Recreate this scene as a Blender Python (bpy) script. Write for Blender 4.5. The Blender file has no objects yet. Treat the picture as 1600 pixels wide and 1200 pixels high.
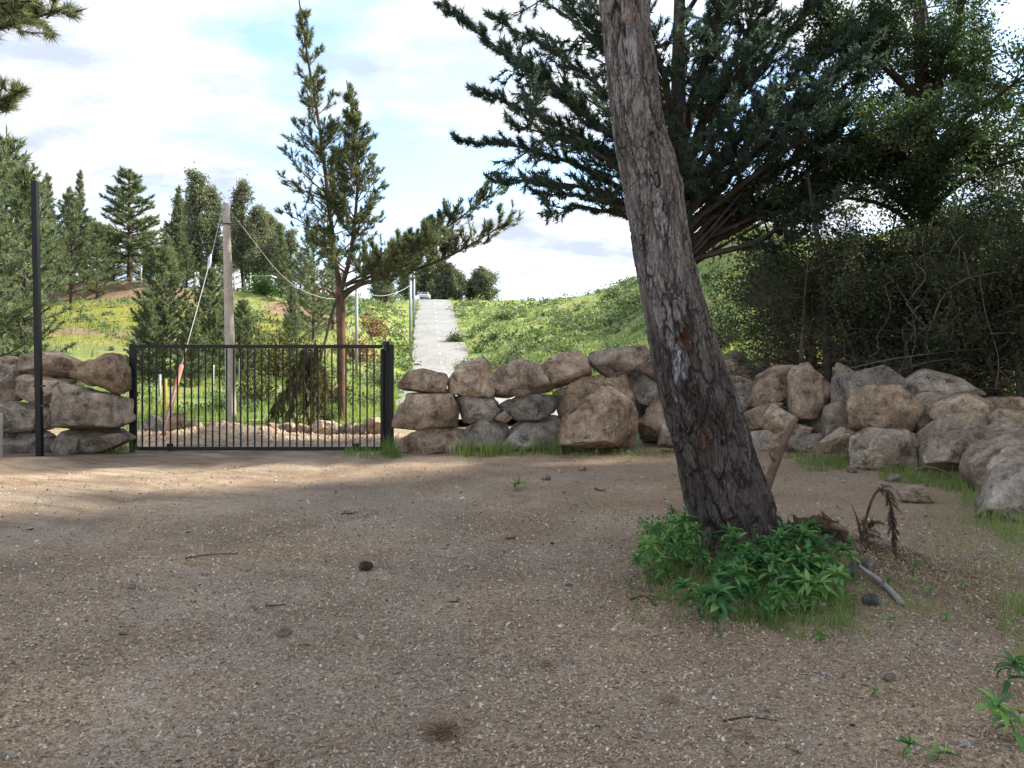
import bpy, bmesh, math, random
import numpy as np
from mathutils import Vector

R = math.radians
scene = bpy.context.scene
COL = scene.collection

# ------------------------------------------------------------------ camera
FPX = 1232.0                  # focal length in photograph pixels (1600 wide)
EYE = 1.55
HOR = 577.0                   # image row of the horizon
cam_d = bpy.data.cameras.new('camera')
cam_d.sensor_width = 36.0
cam_d.lens = 36.0 * FPX / 1600.0
cam_d.shift_y = -(600.0 - HOR) / 1600.0
cam_d.clip_start = 0.05
cam_d.clip_end = 3000.0
cam = bpy.data.objects.new('camera', cam_d)
cam.location = (0, 0, EYE)
cam.rotation_euler = (R(90), 0, 0)
COL.objects.link(cam)
scene.camera = cam

# ------------------------------------------------------------------ light
SUN_EL = R(37)
SUN_AZ = math.atan2(0.95, 0.31)         # clockwise from +Y
sun_dir = Vector((math.sin(SUN_AZ) * math.cos(SUN_EL), math.cos(SUN_AZ) * math.cos(SUN_EL), math.sin(SUN_EL)))
sun_d = bpy.data.lights.new('sun', 'SUN')
sun_d.energy = 3.5
sun_d.angle = R(2.5)
sun_d.color = (1.0, 0.93, 0.80)
sun = bpy.data.objects.new('sun', sun_d)
sun.rotation_euler = (-sun_dir).to_track_quat('-Z', 'Y').to_euler()
sun.location = (30, 20, 60)
COL.objects.link(sun)

world = bpy.data.worlds.new('World')
scene.world = world
world.use_nodes = True
wn, wl = world.node_tree.nodes, world.node_tree.links
wn.clear()

def wnode(t, **kw):
    n = wn.new(t)
    for k, v in kw.items():
        setattr(n, k, v)
    return n

w_out = wnode('ShaderNodeOutputWorld')
w_bg = wnode('ShaderNodeBackground')
w_bg.inputs['Strength'].default_value = 0.12
sky = wnode('ShaderNodeTexSky', sky_type='NISHITA', sun_disc=False, sun_elevation=SUN_EL, sun_rotation=SUN_AZ)
sky.air_density = 1.0
sky.dust_density = 0.6
sky.ozone_density = 2.2
w_tc = wnode('ShaderNodeTexCoord')
w_sep = wnode('ShaderNodeSeparateXYZ')
wl.new(w_tc.outputs['Generated'], w_sep.inputs[0])
w_z = wnode('ShaderNodeMath', operation='MAXIMUM'); w_z.inputs[1].default_value = 0.0
wl.new(w_sep.outputs['Z'], w_z.inputs[0])
w_za = wnode('ShaderNodeMath', operation='ADD'); w_za.inputs[1].default_value = 0.22
wl.new(w_z.outputs[0], w_za.inputs[0])
w_dx = wnode('ShaderNodeMath', operation='DIVIDE')
w_dy = wnode('ShaderNodeMath', operation='DIVIDE')
wl.new(w_sep.outputs['X'], w_dx.inputs[0]); wl.new(w_za.outputs[0], w_dx.inputs[1])
wl.new(w_sep.outputs['Y'], w_dy.inputs[0]); wl.new(w_za.outputs[0], w_dy.inputs[1])
w_cmb = wnode('ShaderNodeCombineXYZ')
wl.new(w_dx.outputs[0], w_cmb.inputs[0]); wl.new(w_dy.outputs[0], w_cmb.inputs[1])
w_map = wnode('ShaderNodeMapping')
w_map.inputs['Location'].default_value = (5.3, 2.2, 0.0)
w_map.inputs['Rotation'].default_value = (0, 0, R(-12))
w_map.inputs['Scale'].default_value = (1.0, 1.35, 1.0)
wl.new(w_cmb.outputs[0], w_map.inputs[0])
w_n1 = wnode('ShaderNodeTexNoise')
w_n1.inputs['Scale'].default_value = 1.15
w_n1.inputs['Detail'].default_value = 9.0
w_n1.inputs['Roughness'].default_value = 0.56
w_n1.inputs['Distortion'].default_value = 0.25
wl.new(w_map.outputs[0], w_n1.inputs['Vector'])
w_n2 = wnode('ShaderNodeTexNoise')
w_n2.inputs['Scale'].default_value = 2.6
w_n2.inputs['Detail'].default_value = 8.0
w_n2.inputs['Roughness'].default_value = 0.6
wl.new(w_map.outputs[0], w_n2.inputs['Vector'])
w_ramp = wnode('ShaderNodeValToRGB')
w_ramp.color_ramp.elements[0].position = 0.41
w_ramp.color_ramp.elements[0].color = (0, 0, 0, 1)
w_ramp.color_ramp.elements[1].position = 0.54
w_ramp.color_ramp.elements[1].color = (1, 1, 1, 1)
wl.new(w_n1.outputs['Fac'], w_ramp.inputs[0])
w_crmp = wnode('ShaderNodeValToRGB')          # thin and thick parts of the cloud
w_crmp.color_ramp.elements[0].position = 0.36
w_crmp.color_ramp.elements[0].color = (1.95, 2.2, 2.7, 1)
w_crmp.color_ramp.elements[1].position = 0.57
w_crmp.color_ramp.elements[1].color = (3.35, 3.4, 3.55, 1)
wl.new(w_n2.outputs['Fac'], w_crmp.inputs[0])
w_base = wnode('ShaderNodeMix', data_type='RGBA')   # thin veil over the blue
w_base.inputs['Factor'].default_value = 0.05
wl.new(sky.outputs[0], w_base.inputs['A'])
w_base.inputs['B'].default_value = (7.0, 7.6, 8.6, 1)
w_mix = wnode('ShaderNodeMix', data_type='RGBA')
wl.new(w_ramp.outputs[0], w_mix.inputs['Factor'])
wl.new(w_base.outputs['Result'], w_mix.inputs['A'])
wl.new(w_crmp.outputs[0], w_mix.inputs['B'])
wl.new(w_mix.outputs['Result'], w_bg.inputs['Color'])
wl.new(w_bg.outputs[0], w_out.inputs[0])

scene.view_settings.view_transform = 'Standard'
scene.view_settings.look = 'None'
scene.view_settings.exposure = 1.68
scene.view_settings.gamma = 1.0
scene.view_settings.use_curve_mapping = False
scene.render.engine = 'CYCLES'
scene.cycles.use_denoising = True
scene.cycles.max_bounces = 8
scene.cycles.diffuse_bounces = 5
scene.cycles.glossy_bounces = 2
scene.cycles.transmission_bounces = 5
scene.cycles.transparent_max_bounces = 4
scene.cycles.caustics_reflective = False
scene.cycles.caustics_refractive = False

# ------------------------------------------------------------------ numbers and noise
def P(u, v, Y):
    """photograph pixel at depth Y -> world point"""
    return np.array([(u - 800.0) / FPX * Y, Y, EYE + (HOR - v) / FPX * Y])

def _h(ix, iy, iz, s):
    n = (ix * 374761393 + iy * 668265263 + iz * 2147483647 + s * 1274126177) & 0xFFFFFFFF
    n = ((n ^ (n >> 13)) * 1274126177) & 0xFFFFFFFF
    n = ((n ^ (n >> 16)) * 2246822519) & 0xFFFFFFFF
    return ((n ^ (n >> 15)) & 0xFFFFFF) / float(0xFFFFFF)

def vnoise(x, y, z, s=0):
    x, y, z = np.broadcast_arrays(np.asarray(x, float), np.asarray(y, float), np.asarray(z, float))
    xi = np.floor(x).astype(np.int64); yi = np.floor(y).astype(np.int64); zi = np.floor(z).astype(np.int64)
    fx, fy, fz = x - xi, y - yi, z - zi
    fx = fx * fx * fx * (fx * (fx * 6 - 15) + 10); fy = fy * fy * fy * (fy * (fy * 6 - 15) + 10); fz = fz * fz * fz * (fz * (fz * 6 - 15) + 10)
    r = 0
    for dx in (0, 1):
        for dy in (0, 1):
            for dz in (0, 1):
                w = (fx if dx else 1 - fx) * (fy if dy else 1 - fy) * (fz if dz else 1 - fz)
                r = r + w * _h(xi + dx, yi + dy, zi + dz, s)
    return r * 2 - 1

def fbm(x, y, z, s=0, o=4, g=0.5):
    a, r, t = 1.0, 0.0, 0.0
    for k in range(o):
        r = r + a * vnoise(np.asarray(x) * 2 ** k, np.asarray(y) * 2 ** k, np.asarray(z) * 2 ** k, s + k * 17)
        t += a; a *= g
    return r / t

def sstep(a, b, x):
    t = np.clip((x - a) / (b - a), 0, 1)
    return t * t * (3 - 2 * t)

def unit(v):
    v = np.asarray(v, float)
    return v / np.maximum(np.linalg.norm(v, axis=-1, keepdims=True), 1e-9)

# ------------------------------------------------------------------ objects
def tag(o, label=None, cat=None, group=None, kind=None):
    if label: o['label'] = label
    if cat: o['category'] = cat
    if group: o['group'] = group
    if kind: o['kind'] = kind
    return o

def empty(name, loc, label, cat, group=None):
    o = bpy.data.objects.new(name, None)
    o.location = tuple(float(c) for c in loc)
    o.empty_display_size = 0.2
    COL.objects.link(o)
    return tag(o, label, cat, group)

def mesh_data(name, V, F, mat, smooth=False, attrs=None):
    V = np.asarray(V, np.float32)
    if isinstance(F, list) and np.ndim(F[0]) == 1: F = np.asarray(F)
    Fs = [np.asarray(f, np.int32) for f in (F if isinstance(F, (list, tuple)) else [F]) if len(f)]
    me = bpy.data.meshes.new(name)
    me.vertices.add(len(V)); me.vertices.foreach_set('co', V.ravel())
    idx = np.concatenate([f.ravel() for f in Fs])
    tot = np.concatenate([np.full(len(f), f.shape[1], np.int32) for f in Fs])
    st = np.concatenate([[0], np.cumsum(tot)[:-1]]).astype(np.int32)
    me.loops.add(len(idx)); me.loops.foreach_set('vertex_index', idx)
    me.polygons.add(len(tot)); me.polygons.foreach_set('loop_start', st)
    me.polygons.foreach_set('loop_total', tot)
    me.polygons.foreach_set('use_smooth', np.full(len(tot), bool(smooth)))
    me.update(calc_edges=True)
    for k, a in (attrs or {}).items():
        at = me.attributes.new(k, 'FLOAT', 'POINT')
        at.data.foreach_set('value', np.asarray(a, np.float32).ravel())
    if mat: me.materials.append(mat)
    return me

def obj(name, V, F, mat, parent=None, smooth=False, attrs=None, loc=None):
    """link a mesh; world coordinates in V are made local to the parent (or to loc)"""
    V = np.asarray(V, float)
    org = np.array(parent.location if parent is not None and parent.parent is None else (0, 0, 0), float)
    if parent is not None and parent.parent is not None:
        org = np.array(parent.parent.location, float) + np.array(parent.location, float)
    org2 = np.asarray(loc, float) if loc is not None else org
    o = bpy.data.objects.new(name, mesh_data(name, V - org2, F, mat, smooth, attrs))
    o.location = tuple(org2 - org) if parent is not None else tuple(org2)
    if parent is not None: o.parent = parent
    COL.objects.link(o)
    return o

class MB:
    """collects simple shapes into one mesh"""
    def __init__(s): s.V = []; s.Q = []; s.T = []; s.n = 0; s.A = []
    def add(s, V, F, tone=0.5):
        V = np.asarray(V, float); F = np.asarray(F, int)
        (s.T if F.shape[1] == 3 else s.Q).append(F + s.n)
        s.V.append(V); s.n += len(V)
        s.A.append(np.broadcast_to(np.asarray(tone, float), (len(V),)))
        return s
    def build(s, name, mat, parent=None, smooth=False, loc=None, extra=None):
        F = []
        if s.T: F.append(np.concatenate(s.T))
        if s.Q: F.append(np.concatenate(s.Q))
        at = {'tone': np.concatenate(s.A)}
        at.update(extra or {})
        return obj(name, np.concatenate(s.V), F, mat, parent, smooth, at, loc)
    def box(s, c, h, rot=0.0, bev=0.0):
        c = np.asarray(c, float); h = np.asarray(h, float)
        if bev <= 0:
            v = np.array([[x, y, z] for x in (-1, 1) for y in (-1, 1) for z in (-1, 1)], float) * h
            f = [[0, 1, 3, 2], [4, 6, 7, 5], [0, 4, 5, 1], [2, 3, 7, 6], [0, 2, 6, 4], [1, 5, 7, 3]]
        else:
            ring = []
            for sx, sy in ((-1, -1), (1, -1), (1, 1), (-1, 1)):
                a, b = ((sx * h[0], sy * (h[1] - bev)), (sx * (h[0] - bev), sy * h[1]))
                ring += [a, b] if sx * sy > 0 else [b, a]
            k = len(ring)
            lev = [(-h[2], 1 - bev / max(h[0], h[1])), (-h[2] + bev, 1.0), (h[2] - bev, 1.0), (h[2], 1 - bev / max(h[0], h[1]))]
            v = np.array([[x * q, y * q, z] for z, q in lev for x, y in ring])
            f = []
            for l in range(3):
                for i in range(k):
                    j = (i + 1) % k
                    f.append([l * k + i, l * k + j, (l + 1) * k + j, (l + 1) * k + i])
            v = np.vstack([v, [[0, 0, -h[2]], [0, 0, h[2]]]])
            t = []
            for i in range(k):
                j = (i + 1) % k
                t.append([len(v) - 2, j, i]); t.append([len(v) - 1, 3 * k + i, 3 * k + j])
        if rot:
            cr, sr = math.cos(rot), math.sin(rot)
            v = v @ np.array([[cr, sr, 0], [-sr, cr, 0], [0, 0, 1]])
        v = v + c
        if bev > 0:
            n0 = s.n
            s.add(v, f)
            s.T.append(np.asarray(t, int) + n0)
            return s
        return s.add(v, f)
    def tube(s, pts, rad, sides=8, cap=True, tone=0.5):
        V, F, T = tube(pts, rad, sides, cap)
        n0 = s.n
        s.add(V, F, tone)
        if cap: s.T.append(T + n0)
        return s

def frames(pts):
    pts = np.asarray(pts, float)
    t = np.gradient(pts, axis=0); t = unit(t)
    ref = np.array([0, 1.0, 0]) if abs(t[:, 1]).mean() < 0.8 else np.array([1.0, 0, 0])
    a = unit(np.cross(t, ref)); b = np.cross(t, a)
    return t, a, b

def tube(pts, rad, sides=8, cap=True):
    pts = np.asarray(pts, float); n = len(pts)
    rad = np.broadcast_to(np.asarray(rad, float), (n,))
    t, a, b = frames(pts)
    th = np.linspace(0, 2 * np.pi, sides, endpoint=False)
    V = pts[:, None] + rad[:, None, None] * (np.cos(th)[None, :, None] * a[:, None] + np.sin(th)[None, :, None] * b[:, None])
    V = V.reshape(-1, 3)
    i = np.arange(n - 1)[:, None] * sides; j = np.arange(sides)[None]; k = (j + 1) % sides
    F = np.stack([i + j, i + k, i + sides + k, i + sides + j], -1).reshape(-1, 4)
    V = np.vstack([V, pts[:1], pts[-1:]])
    T = []
    for q in range(sides):
        T.append([len(V) - 2, (q + 1) % sides, q]); T.append([len(V) - 1, (n - 1) * sides + q, (n - 1) * sides + (q + 1) % sides])
    return V, F, np.array(T)

def smooth_path(ctrl, n):
    """Catmull-Rom through control rows (any width)"""
    c = np.asarray(ctrl, float)
    c = np.vstack([2 * c[0] - c[1], c, 2 * c[-1] - c[-2]])
    m = len(c) - 3
    t = np.linspace(0, m - 1e-6, n); i = t.astype(int); f = (t - i)[:, None]
    p0, p1, p2, p3 = c[i], c[i + 1], c[i + 2], c[i + 3]
    return 0.5 * (2 * p1 + (p2 - p0) * f + (2 * p0 - 5 * p1 + 4 * p2 - p3) * f ** 2 + (3 * p1 - p0 - 3 * p2 + p3) * f ** 3)

# ------------------------------------------------------------------ materials
class NT:
    def __init__(s, name):
        s.m = bpy.data.materials.new(name); s.m.use_nodes = True
        s.n = s.m.node_tree.nodes; s.l = s.m.node_tree.links
        s.n.clear()
        s.out = s.n.new('ShaderNodeOutputMaterial')
        s._pos = None
    def node(s, t, ins=None, **kw):
        n = s.n.new(t)
        for k, v in kw.items(): setattr(n, k, v)
        for k, v in (ins or {}).items(): s.put(n.inputs[k], v)
        return n
    def put(s, sock, v):
        if isinstance(v, bpy.types.NodeSocket): s.l.new(v, sock)
        elif isinstance(v, bpy.types.Node): s.l.new(v.outputs[0], sock)
        elif isinstance(v, (tuple, list)) and len(v) == 3 and sock.type == 'RGBA': sock.default_value = (*v, 1)
        else: sock.default_value = v
    def coord(s, kind='Object'):
        return s.node('ShaderNodeTexCoord').outputs[kind]
    def pos(s):
        if s._pos is None: s._pos = s.node('ShaderNodeNewGeometry')
        return s._pos.outputs['Position']
    def scale(s, vec, sc, loc=(0, 0, 0)):
        return s.node('ShaderNodeMapping', {'Vector': vec, 'Scale': sc if isinstance(sc, tuple) else (sc, sc, sc), 'Location': loc}).outputs[0]
    def noise(s, vec, sc, det=4.0, rough=0.55, dist=0.0):
        return s.node('ShaderNodeTexNoise', {'Vector': vec, 'Scale': sc, 'Detail': det, 'Roughness': rough, 'Distortion': dist}).outputs['Fac']
    def noisec(s, vec, sc, det=2.0):
        return s.node('ShaderNodeTexNoise', {'Vector': vec, 'Scale': sc, 'Detail': det}).outputs['Color']
    def vor(s, vec, sc, feature='F1', out='Distance', rnd=1.0):
        return s.node('ShaderNodeTexVoronoi', {'Vector': vec, 'Scale': sc, 'Randomness': rnd}, feature=feature).outputs[out]
    def ramp(s, fac, stops, interp='LINEAR'):
        n = s.node('ShaderNodeValToRGB', {'Fac': fac}); cr = n.color_ramp; cr.interpolation = interp
        while len(cr.elements) < len(stops): cr.elements.new(0.5)
        for e, (p, c) in zip(cr.elements, stops):
            e.position = p; e.color = (*c, 1) if isinstance(c, (tuple, list)) else (c, c, c, 1)
        return n.outputs['Color']
    def mix(s, f, a, b, blend='MIX'):
        n = s.node('ShaderNodeMix', data_type='RGBA', blend_type=blend)
        s.put(n.inputs['Factor'], f); s.put(n.inputs['A'], a if not isinstance(a, (int, float)) else (a, a, a)); s.put(n.inputs['B'], b if not isinstance(b, (int, float)) else (b, b, b))
        return n.outputs['Result']
    def math(s, op, a, b=0.0, clamp=False):
        n = s.node('ShaderNodeMath', operation=op, use_clamp=clamp)
        s.put(n.inputs[0], a); s.put(n.inputs[1], b)
        return n.outputs[0]
    def attr(s, name):
        return s.node('ShaderNodeAttribute', attribute_name=name).outputs['Fac']
    def rand(s):
        return s.node('ShaderNodeObjectInfo').outputs['Random']
    def bump(s, h, strength=0.5, dist=0.02, normal=None):
        ins = {'Height': h, 'Strength': strength, 'Distance': dist}
        if normal is not None: ins['Normal'] = normal
        return s.node('ShaderNodeBump', ins).outputs[0]
    def principled(s, color, rough=0.8, spec=0.3, normal=None, metal=0.0):
        p = s.node('ShaderNodeBsdfPrincipled', {'Base Color': color, 'Roughness': rough, 'Specular IOR Level': spec, 'Metallic': metal})
        if normal is not None: s.put(p.inputs['Normal'], normal)
        s.l.new(p.outputs[0], s.out.inputs['Surface'])
        return s.m
    def leafy(s, color, trans=0.35, rough=0.55, spec=0.25, tint=(1.25, 1.35, 0.7)):
        p = s.node('ShaderNodeBsdfPrincipled', {'Base Color': color, 'Roughness': rough, 'Specular IOR Level': spec})
        tc = s.mix(1.0, color, tint, 'MULTIPLY')
        t = s.node('ShaderNodeBsdfTranslucent', {'Color': tc})
        mx = s.node('ShaderNodeMixShader', {0: trans, 1: p.outputs[0], 2: t.outputs[0]})
        s.l.new(mx.outputs[0], s.out.inputs['Surface'])
        return s.m

def m_leaf(name, dark, mid, light, trans=0.35, rough=0.55, spec=0.25, obj_var=0.0, tint=(1.25, 1.35, 0.7)):
    t = NT(name)
    c = t.ramp(t.attr('tone'), [(0.0, dark), (0.5, mid), (1.0, light)])
    return t.leafy(c, trans, rough, spec, tint)

def m_plain(name, color, rough=0.6, spec=0.3, var=0.25, sc=6.0, metal=0.0, bump=0.0, bsc=60.0):
    t = NT(name)
    p = t.coord('Object')
    n = t.noise(p, sc, 5.0, 0.6)
    lo = tuple(c * (1 - var) for c in color); hi = tuple(min(1, c * (1 + var)) for c in color)
    nrm = t.bump(t.noise(p, bsc, 4.0), bump, 0.01) if bump else None
    return t.principled(t.ramp(n, [(0.3, lo), (0.7, hi)]), rough, spec, nrm, metal)

# ------------------------------------------------------------------ terrain
_US = [-700, 0, 200, 400, 550, 640, 690, 760, 850, 950, 1000, 1100, 1150, 1300, 1600, 2600]
_YS = [0, 13, 16, 20, 25, 30, 40, 50, 60, 63, 80, 110, 148, 200, 400]
_ZS = {
    -700: [0, 0, .05, .3, .8, 1.6, 3.2, 5.2, 7.2, 9.0, 10.2, 12, 15, 18, 20],
    0:    [0, 0, .02, .15, .5, 1.2, 2.6, 4.7, 6.7, 8.5, 9.6, 11.5, 14, 17, 20],
    200:  [0, 0, .0, .05, .3, 1.0, 2.6, 4.7, 6.7, 8.5, 9.6, 11.5, 14, 17, 20],
    400:  [0, 0, .0, .03, .2, .5, 1.6, 3.9, 6.1, 7.8, 9.0, 11, 14, 16, 18],
    550:  [0, 0, .0, .0, .1, .25, .8, 2.4, 4.4, 5.2, 8.3, 11, 14.2, 15, 16],
    640:  [0, 0, .0, .0, .03, .08, .3, .6, 1.0, 1.1, 1.9, 8.0, 14.6, 15, 13],
    690:  [0, 0, .0, .0, .03, .08, .2, .4, .7, .8, 1.5, 7.6, 14.6, 15, 13],
    760:  [0, 0, .0, .0, .05, .12, .3, .7, 1.2, 1.3, 2.2, 7.9, 14.6, 15, 13],
    850:  [0, 0, .0, .05, .15, .3, .9, 1.6, 2.4, 2.7, 4.2, 8.5, 14.6, 15, 13],
    950:  [0, 0, .0, .1, .3, .6, 1.4, 2.3, 3.3, 3.6, 5.6, 10, 16.2, 17, 15],
    1000: [0, 0, .05, .2, .5, .9, 1.9, 3.2, 4.7, 5.2, 8.0, 13.4, 19.4, 20, 18],
    1100: [0, 0, .1, .4, 1.0, 1.8, 3.6, 5.8, 8.4, 9.2, 13.6, 18.6, 21, 21, 19],
    1150: [0, 0, .1, .5, 1.4, 2.6, 5.2, 8.2, 11.4, 12.3, 15.8, 19.5, 21, 21, 19],
    1300: [0, 0, .2, .8, 1.8, 3.0, 5.4, 8.2, 10.9, 11.6, 14.5, 18, 20, 20, 18],
    1600: [0, 0, .3, 1.0, 2.3, 4.0, 7.4, 10.8, 13.8, 14.6, 18, 22, 24, 24, 20],
    2600: [0, .2, .5, 1.2, 2.4, 4.0, 7.4, 10.8, 13.8, 14.6, 18, 22, 24, 24, 20],
}
_AZ = np.array([math.atan2(u - 800, FPX) for u in _US])
_GA = np.linspace(_AZ[0], _AZ[-1], 360)
_GY = np.concatenate([np.linspace(0, 70, 281), np.linspace(70.5, 400, 330)])
_tab = np.array([np.interp(_GY, _YS, _ZS[u]) for u in _US])
_G = np.array([np.interp(_GA, _AZ, _tab[:, j]) for j in range(len(_GY))]).T
for _ax, _k in ((0, 11), (1, 9)):
    ker = np.hanning(_k + 2)[1:-1]; ker /= ker.sum()
    pad = [(0, 0), (0, 0)]; pad[_ax] = (_k // 2, _k // 2)
    _G = np.apply_along_axis(lambda m: np.convolve(m, ker, 'valid'), _ax, np.pad(_G, pad, 'edge'))

TRX, TRY = 1.86, 6.15            # foot of the leaning trunk

ROAD = np.array([[-0.2, 22.0], [-0.95, 27], [-2.4, 38], [-4.6, 58], [-6.9, 78], [-10.7, 112], [-14.6, 148], [-17.6, 176]])

def road_x(y):
    return np.interp(y, ROAD[:, 1], ROAD[:, 0])

def table(x, y):
    r = np.hypot(x, y); az = np.arctan2(x, y)
    azc = np.clip(az, _GA[0], _GA[-1])
    ye = np.clip(r * np.cos(azc), 0, 399.9)
    ia = np.clip((azc - _GA[0]) / (_GA[1] - _GA[0]), 0, len(_GA) - 1.001); i = ia.astype(int); f = ia - i
    jy = np.interp(ye, _GY, np.arange(len(_GY))); jy = np.clip(jy, 0, len(_GY) - 1.001); j = jy.astype(int); g = jy - j
    return (_G[i, j] * (1 - f) + _G[i + 1, j] * f) * (1 - g) + (_G[i, j + 1] * (1 - f) + _G[i + 1, j + 1] * f) * g

def H(x, y, rough=True):
    x = np.asarray(x, float); y = np.asarray(y, float)
    r = np.hypot(x, y); az = np.arctan2(x, y)
    z = table(x, y)
    ys_ = np.clip(y, 21, 176)                     # level bed for the road
    bed = (1 - sstep(3.3, 7.5, np.abs(x - road_x(y)))) * sstep(20, 25, y) * (1 - sstep(172, 190, y))
    z = z * (1 - bed) + (table(road_x(ys_), ys_) - .02) * bed
    z = z * (1 - sstep(1.1, 1.8, np.abs(az)))
    if rough:
        near = 1 - sstep(14, 24, r)
        z = z + near * (0.035 * fbm(x * 0.55, y * 0.55, 0, 3, 4) + 0.012 * fbm(x * 3.1, y * 3.1, 0, 5, 3))
        onroad = 1 - sstep(3.0, 5.5, np.abs(x - road_x(y)))
        hill = sstep(19, 30, r) * (1 - onroad) * (1 - .9 * bed)
        z = z + hill * (0.35 * fbm(x * 0.16, y * 0.16, 0, 8, 4) + 0.10 * fbm(x * 0.8, y * 0.8, 0, 9, 3))
        # earth bank under the upper terrace
        # mound of soil and roots at the foot of the leaning trunk
        d = np.hypot((x - TRX - 0.12) / 1.15, (y - TRY + 0.1) / 0.95)
        z = z + (0.20 + 0.05 * fbm(x * 3, y * 3, 1, 21, 3)) * np.exp(-(d / 0.85) ** 2)
        d = np.hypot((x - TRX - 0.95) / 0.75, (y - TRY - 0.05) / 0.6)
        z = z + (0.13 + 0.06 * fbm(x * 4, y * 4, 1, 22, 3)) * np.exp(-(d / 0.8) ** 2)
        # heap of loose soil behind the gate
        d = np.hypot((x + 6.4) / 1.05, (y - 18.2) / .8)
        z = z + (0.24 + 0.20 * fbm(x * 2.6, y * 2.6, 1, 31, 5, .65)) * np.exp(-d ** 2.4)
        d = np.hypot((x + 8.2) / 1.3, (y - 18.3) / 0.8)
        z = z + (0.05 + 0.12 * fbm(x * 3, y * 3, 1, 33, 5, .65)) * np.exp(-d ** 2.4)
        # raised edge of pine litter by the boulders left of the gate, wheel ruts
        rut = np.abs(((x + 5.4) + 0.16 * (y - 8) + 0.25 * np.sin(y * 0.35)) % 1.9 - 0.95)
        z = z - 0.03 * near * np.exp(-((rut) / 0.16) ** 2) * sstep(-9.5, -7, x) * (1 - sstep(-2.2, -1.2, x))
        z = z + 0.10 * np.exp(-(((x + 7.9) / 1.0) ** 2 + ((y - 13.0) / 0.7) ** 2)) 
    return z

def hz(x, y):
    return float(H(np.array([x]), np.array([y]))[0])

TRACKS = [[(-3.4, 14.6), (-4.8, 12.2), (-6.8, 10.6), (-10.5, 9.6)], [(-1.9, 14.4), (-3.2, 11.2), (-5.4, 9.0), (-10.5, 7.6)], [(-4.6, 14.6), (-6.2, 12.9), (-8.4, 11.9), (-11.5, 11.3)], [(-.4, 14.2), (-1.2, 9.6), (-3.2, 6.6), (-8.0, 5.0)], [(1.0, 14.0), (.6, 9.0), (-1.0, 5.4), (-5.0, 3.4)]]
def track_mask(x, y):
    m = np.zeros(np.shape(x))
    wx = x + .10 * fbm(x * 1.4, y * 1.4, 3, 91, 3); wy = y + .10 * fbm(x * 1.4, y * 1.4, 8, 92, 3)
    for k, tr in enumerate(TRACKS):
        p = smooth_path(np.array(tr, float), 26); d = np.full(np.shape(x), 9.0)
        for q in p: d = np.minimum(d, np.hypot(wx - q[0], (wy - q[1])) - .02)
        # distance to samples, softened to a band
        m = np.maximum(m, np.exp(-(np.maximum(d - .10, 0) / .13) ** 2) * (1 if k < 3 else .6))
    return m * np.clip(.65 + .9 * fbm(x * 1.1, y * 1.1, 0, 93, 3), 0, 1)

def grass_mask(x, y):
    """0 bare ground, 1 grass"""
    n = fbm(x * 0.35, y * 0.35, 2, 40, 4)
    g = sstep(19.2, 20.6, y + 0.8 * n)
    right = sstep(6.5, 8.5, x + 0.9 * n) * sstep(15.6, 17.0, y)
    onroad = 1 - sstep(3.1, 3.6, np.abs(x - road_x(y)) + 0.5 * n)
    mid = sstep(-2.0, -1.0, x) * (sstep(15.6, 16.6, y + 0.5 * n))
    g = np.maximum(np.maximum(g, right), mid * 0.9)
    return g * (1 - onroad * sstep(19, 21, y) * 0.97)

def bank_mask(x, y):
    az = np.arctan2(x, y)
    n = fbm(x * 0.15, y * 0.15, 2, 44, 3)
    b = sstep(58.6, 59.6, y + 2.5 * n) * (1 - sstep(63, 65, y + 2 * n)) * (1 - sstep(-0.25, -0.18, az)) * sstep(-.55, -.1, fbm(x * .22, y * .05, 7, 49, 4) + .15)
    b = np.maximum(b, .9 * sstep(44.0, 44.6, y + 1.5 * n) * (1 - sstep(45.6, 46.6, y + 1.5 * n)) * (1 - sstep(-0.36, -0.28, az)))
    b2 = 0.8 * sstep(0.15, 0.5, fbm(x * 0.10, y * 0.16, 5, 47, 3)) * sstep(30, 40, y)
    return np.clip(b + 0.55 * b2, 0, 1)

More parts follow.
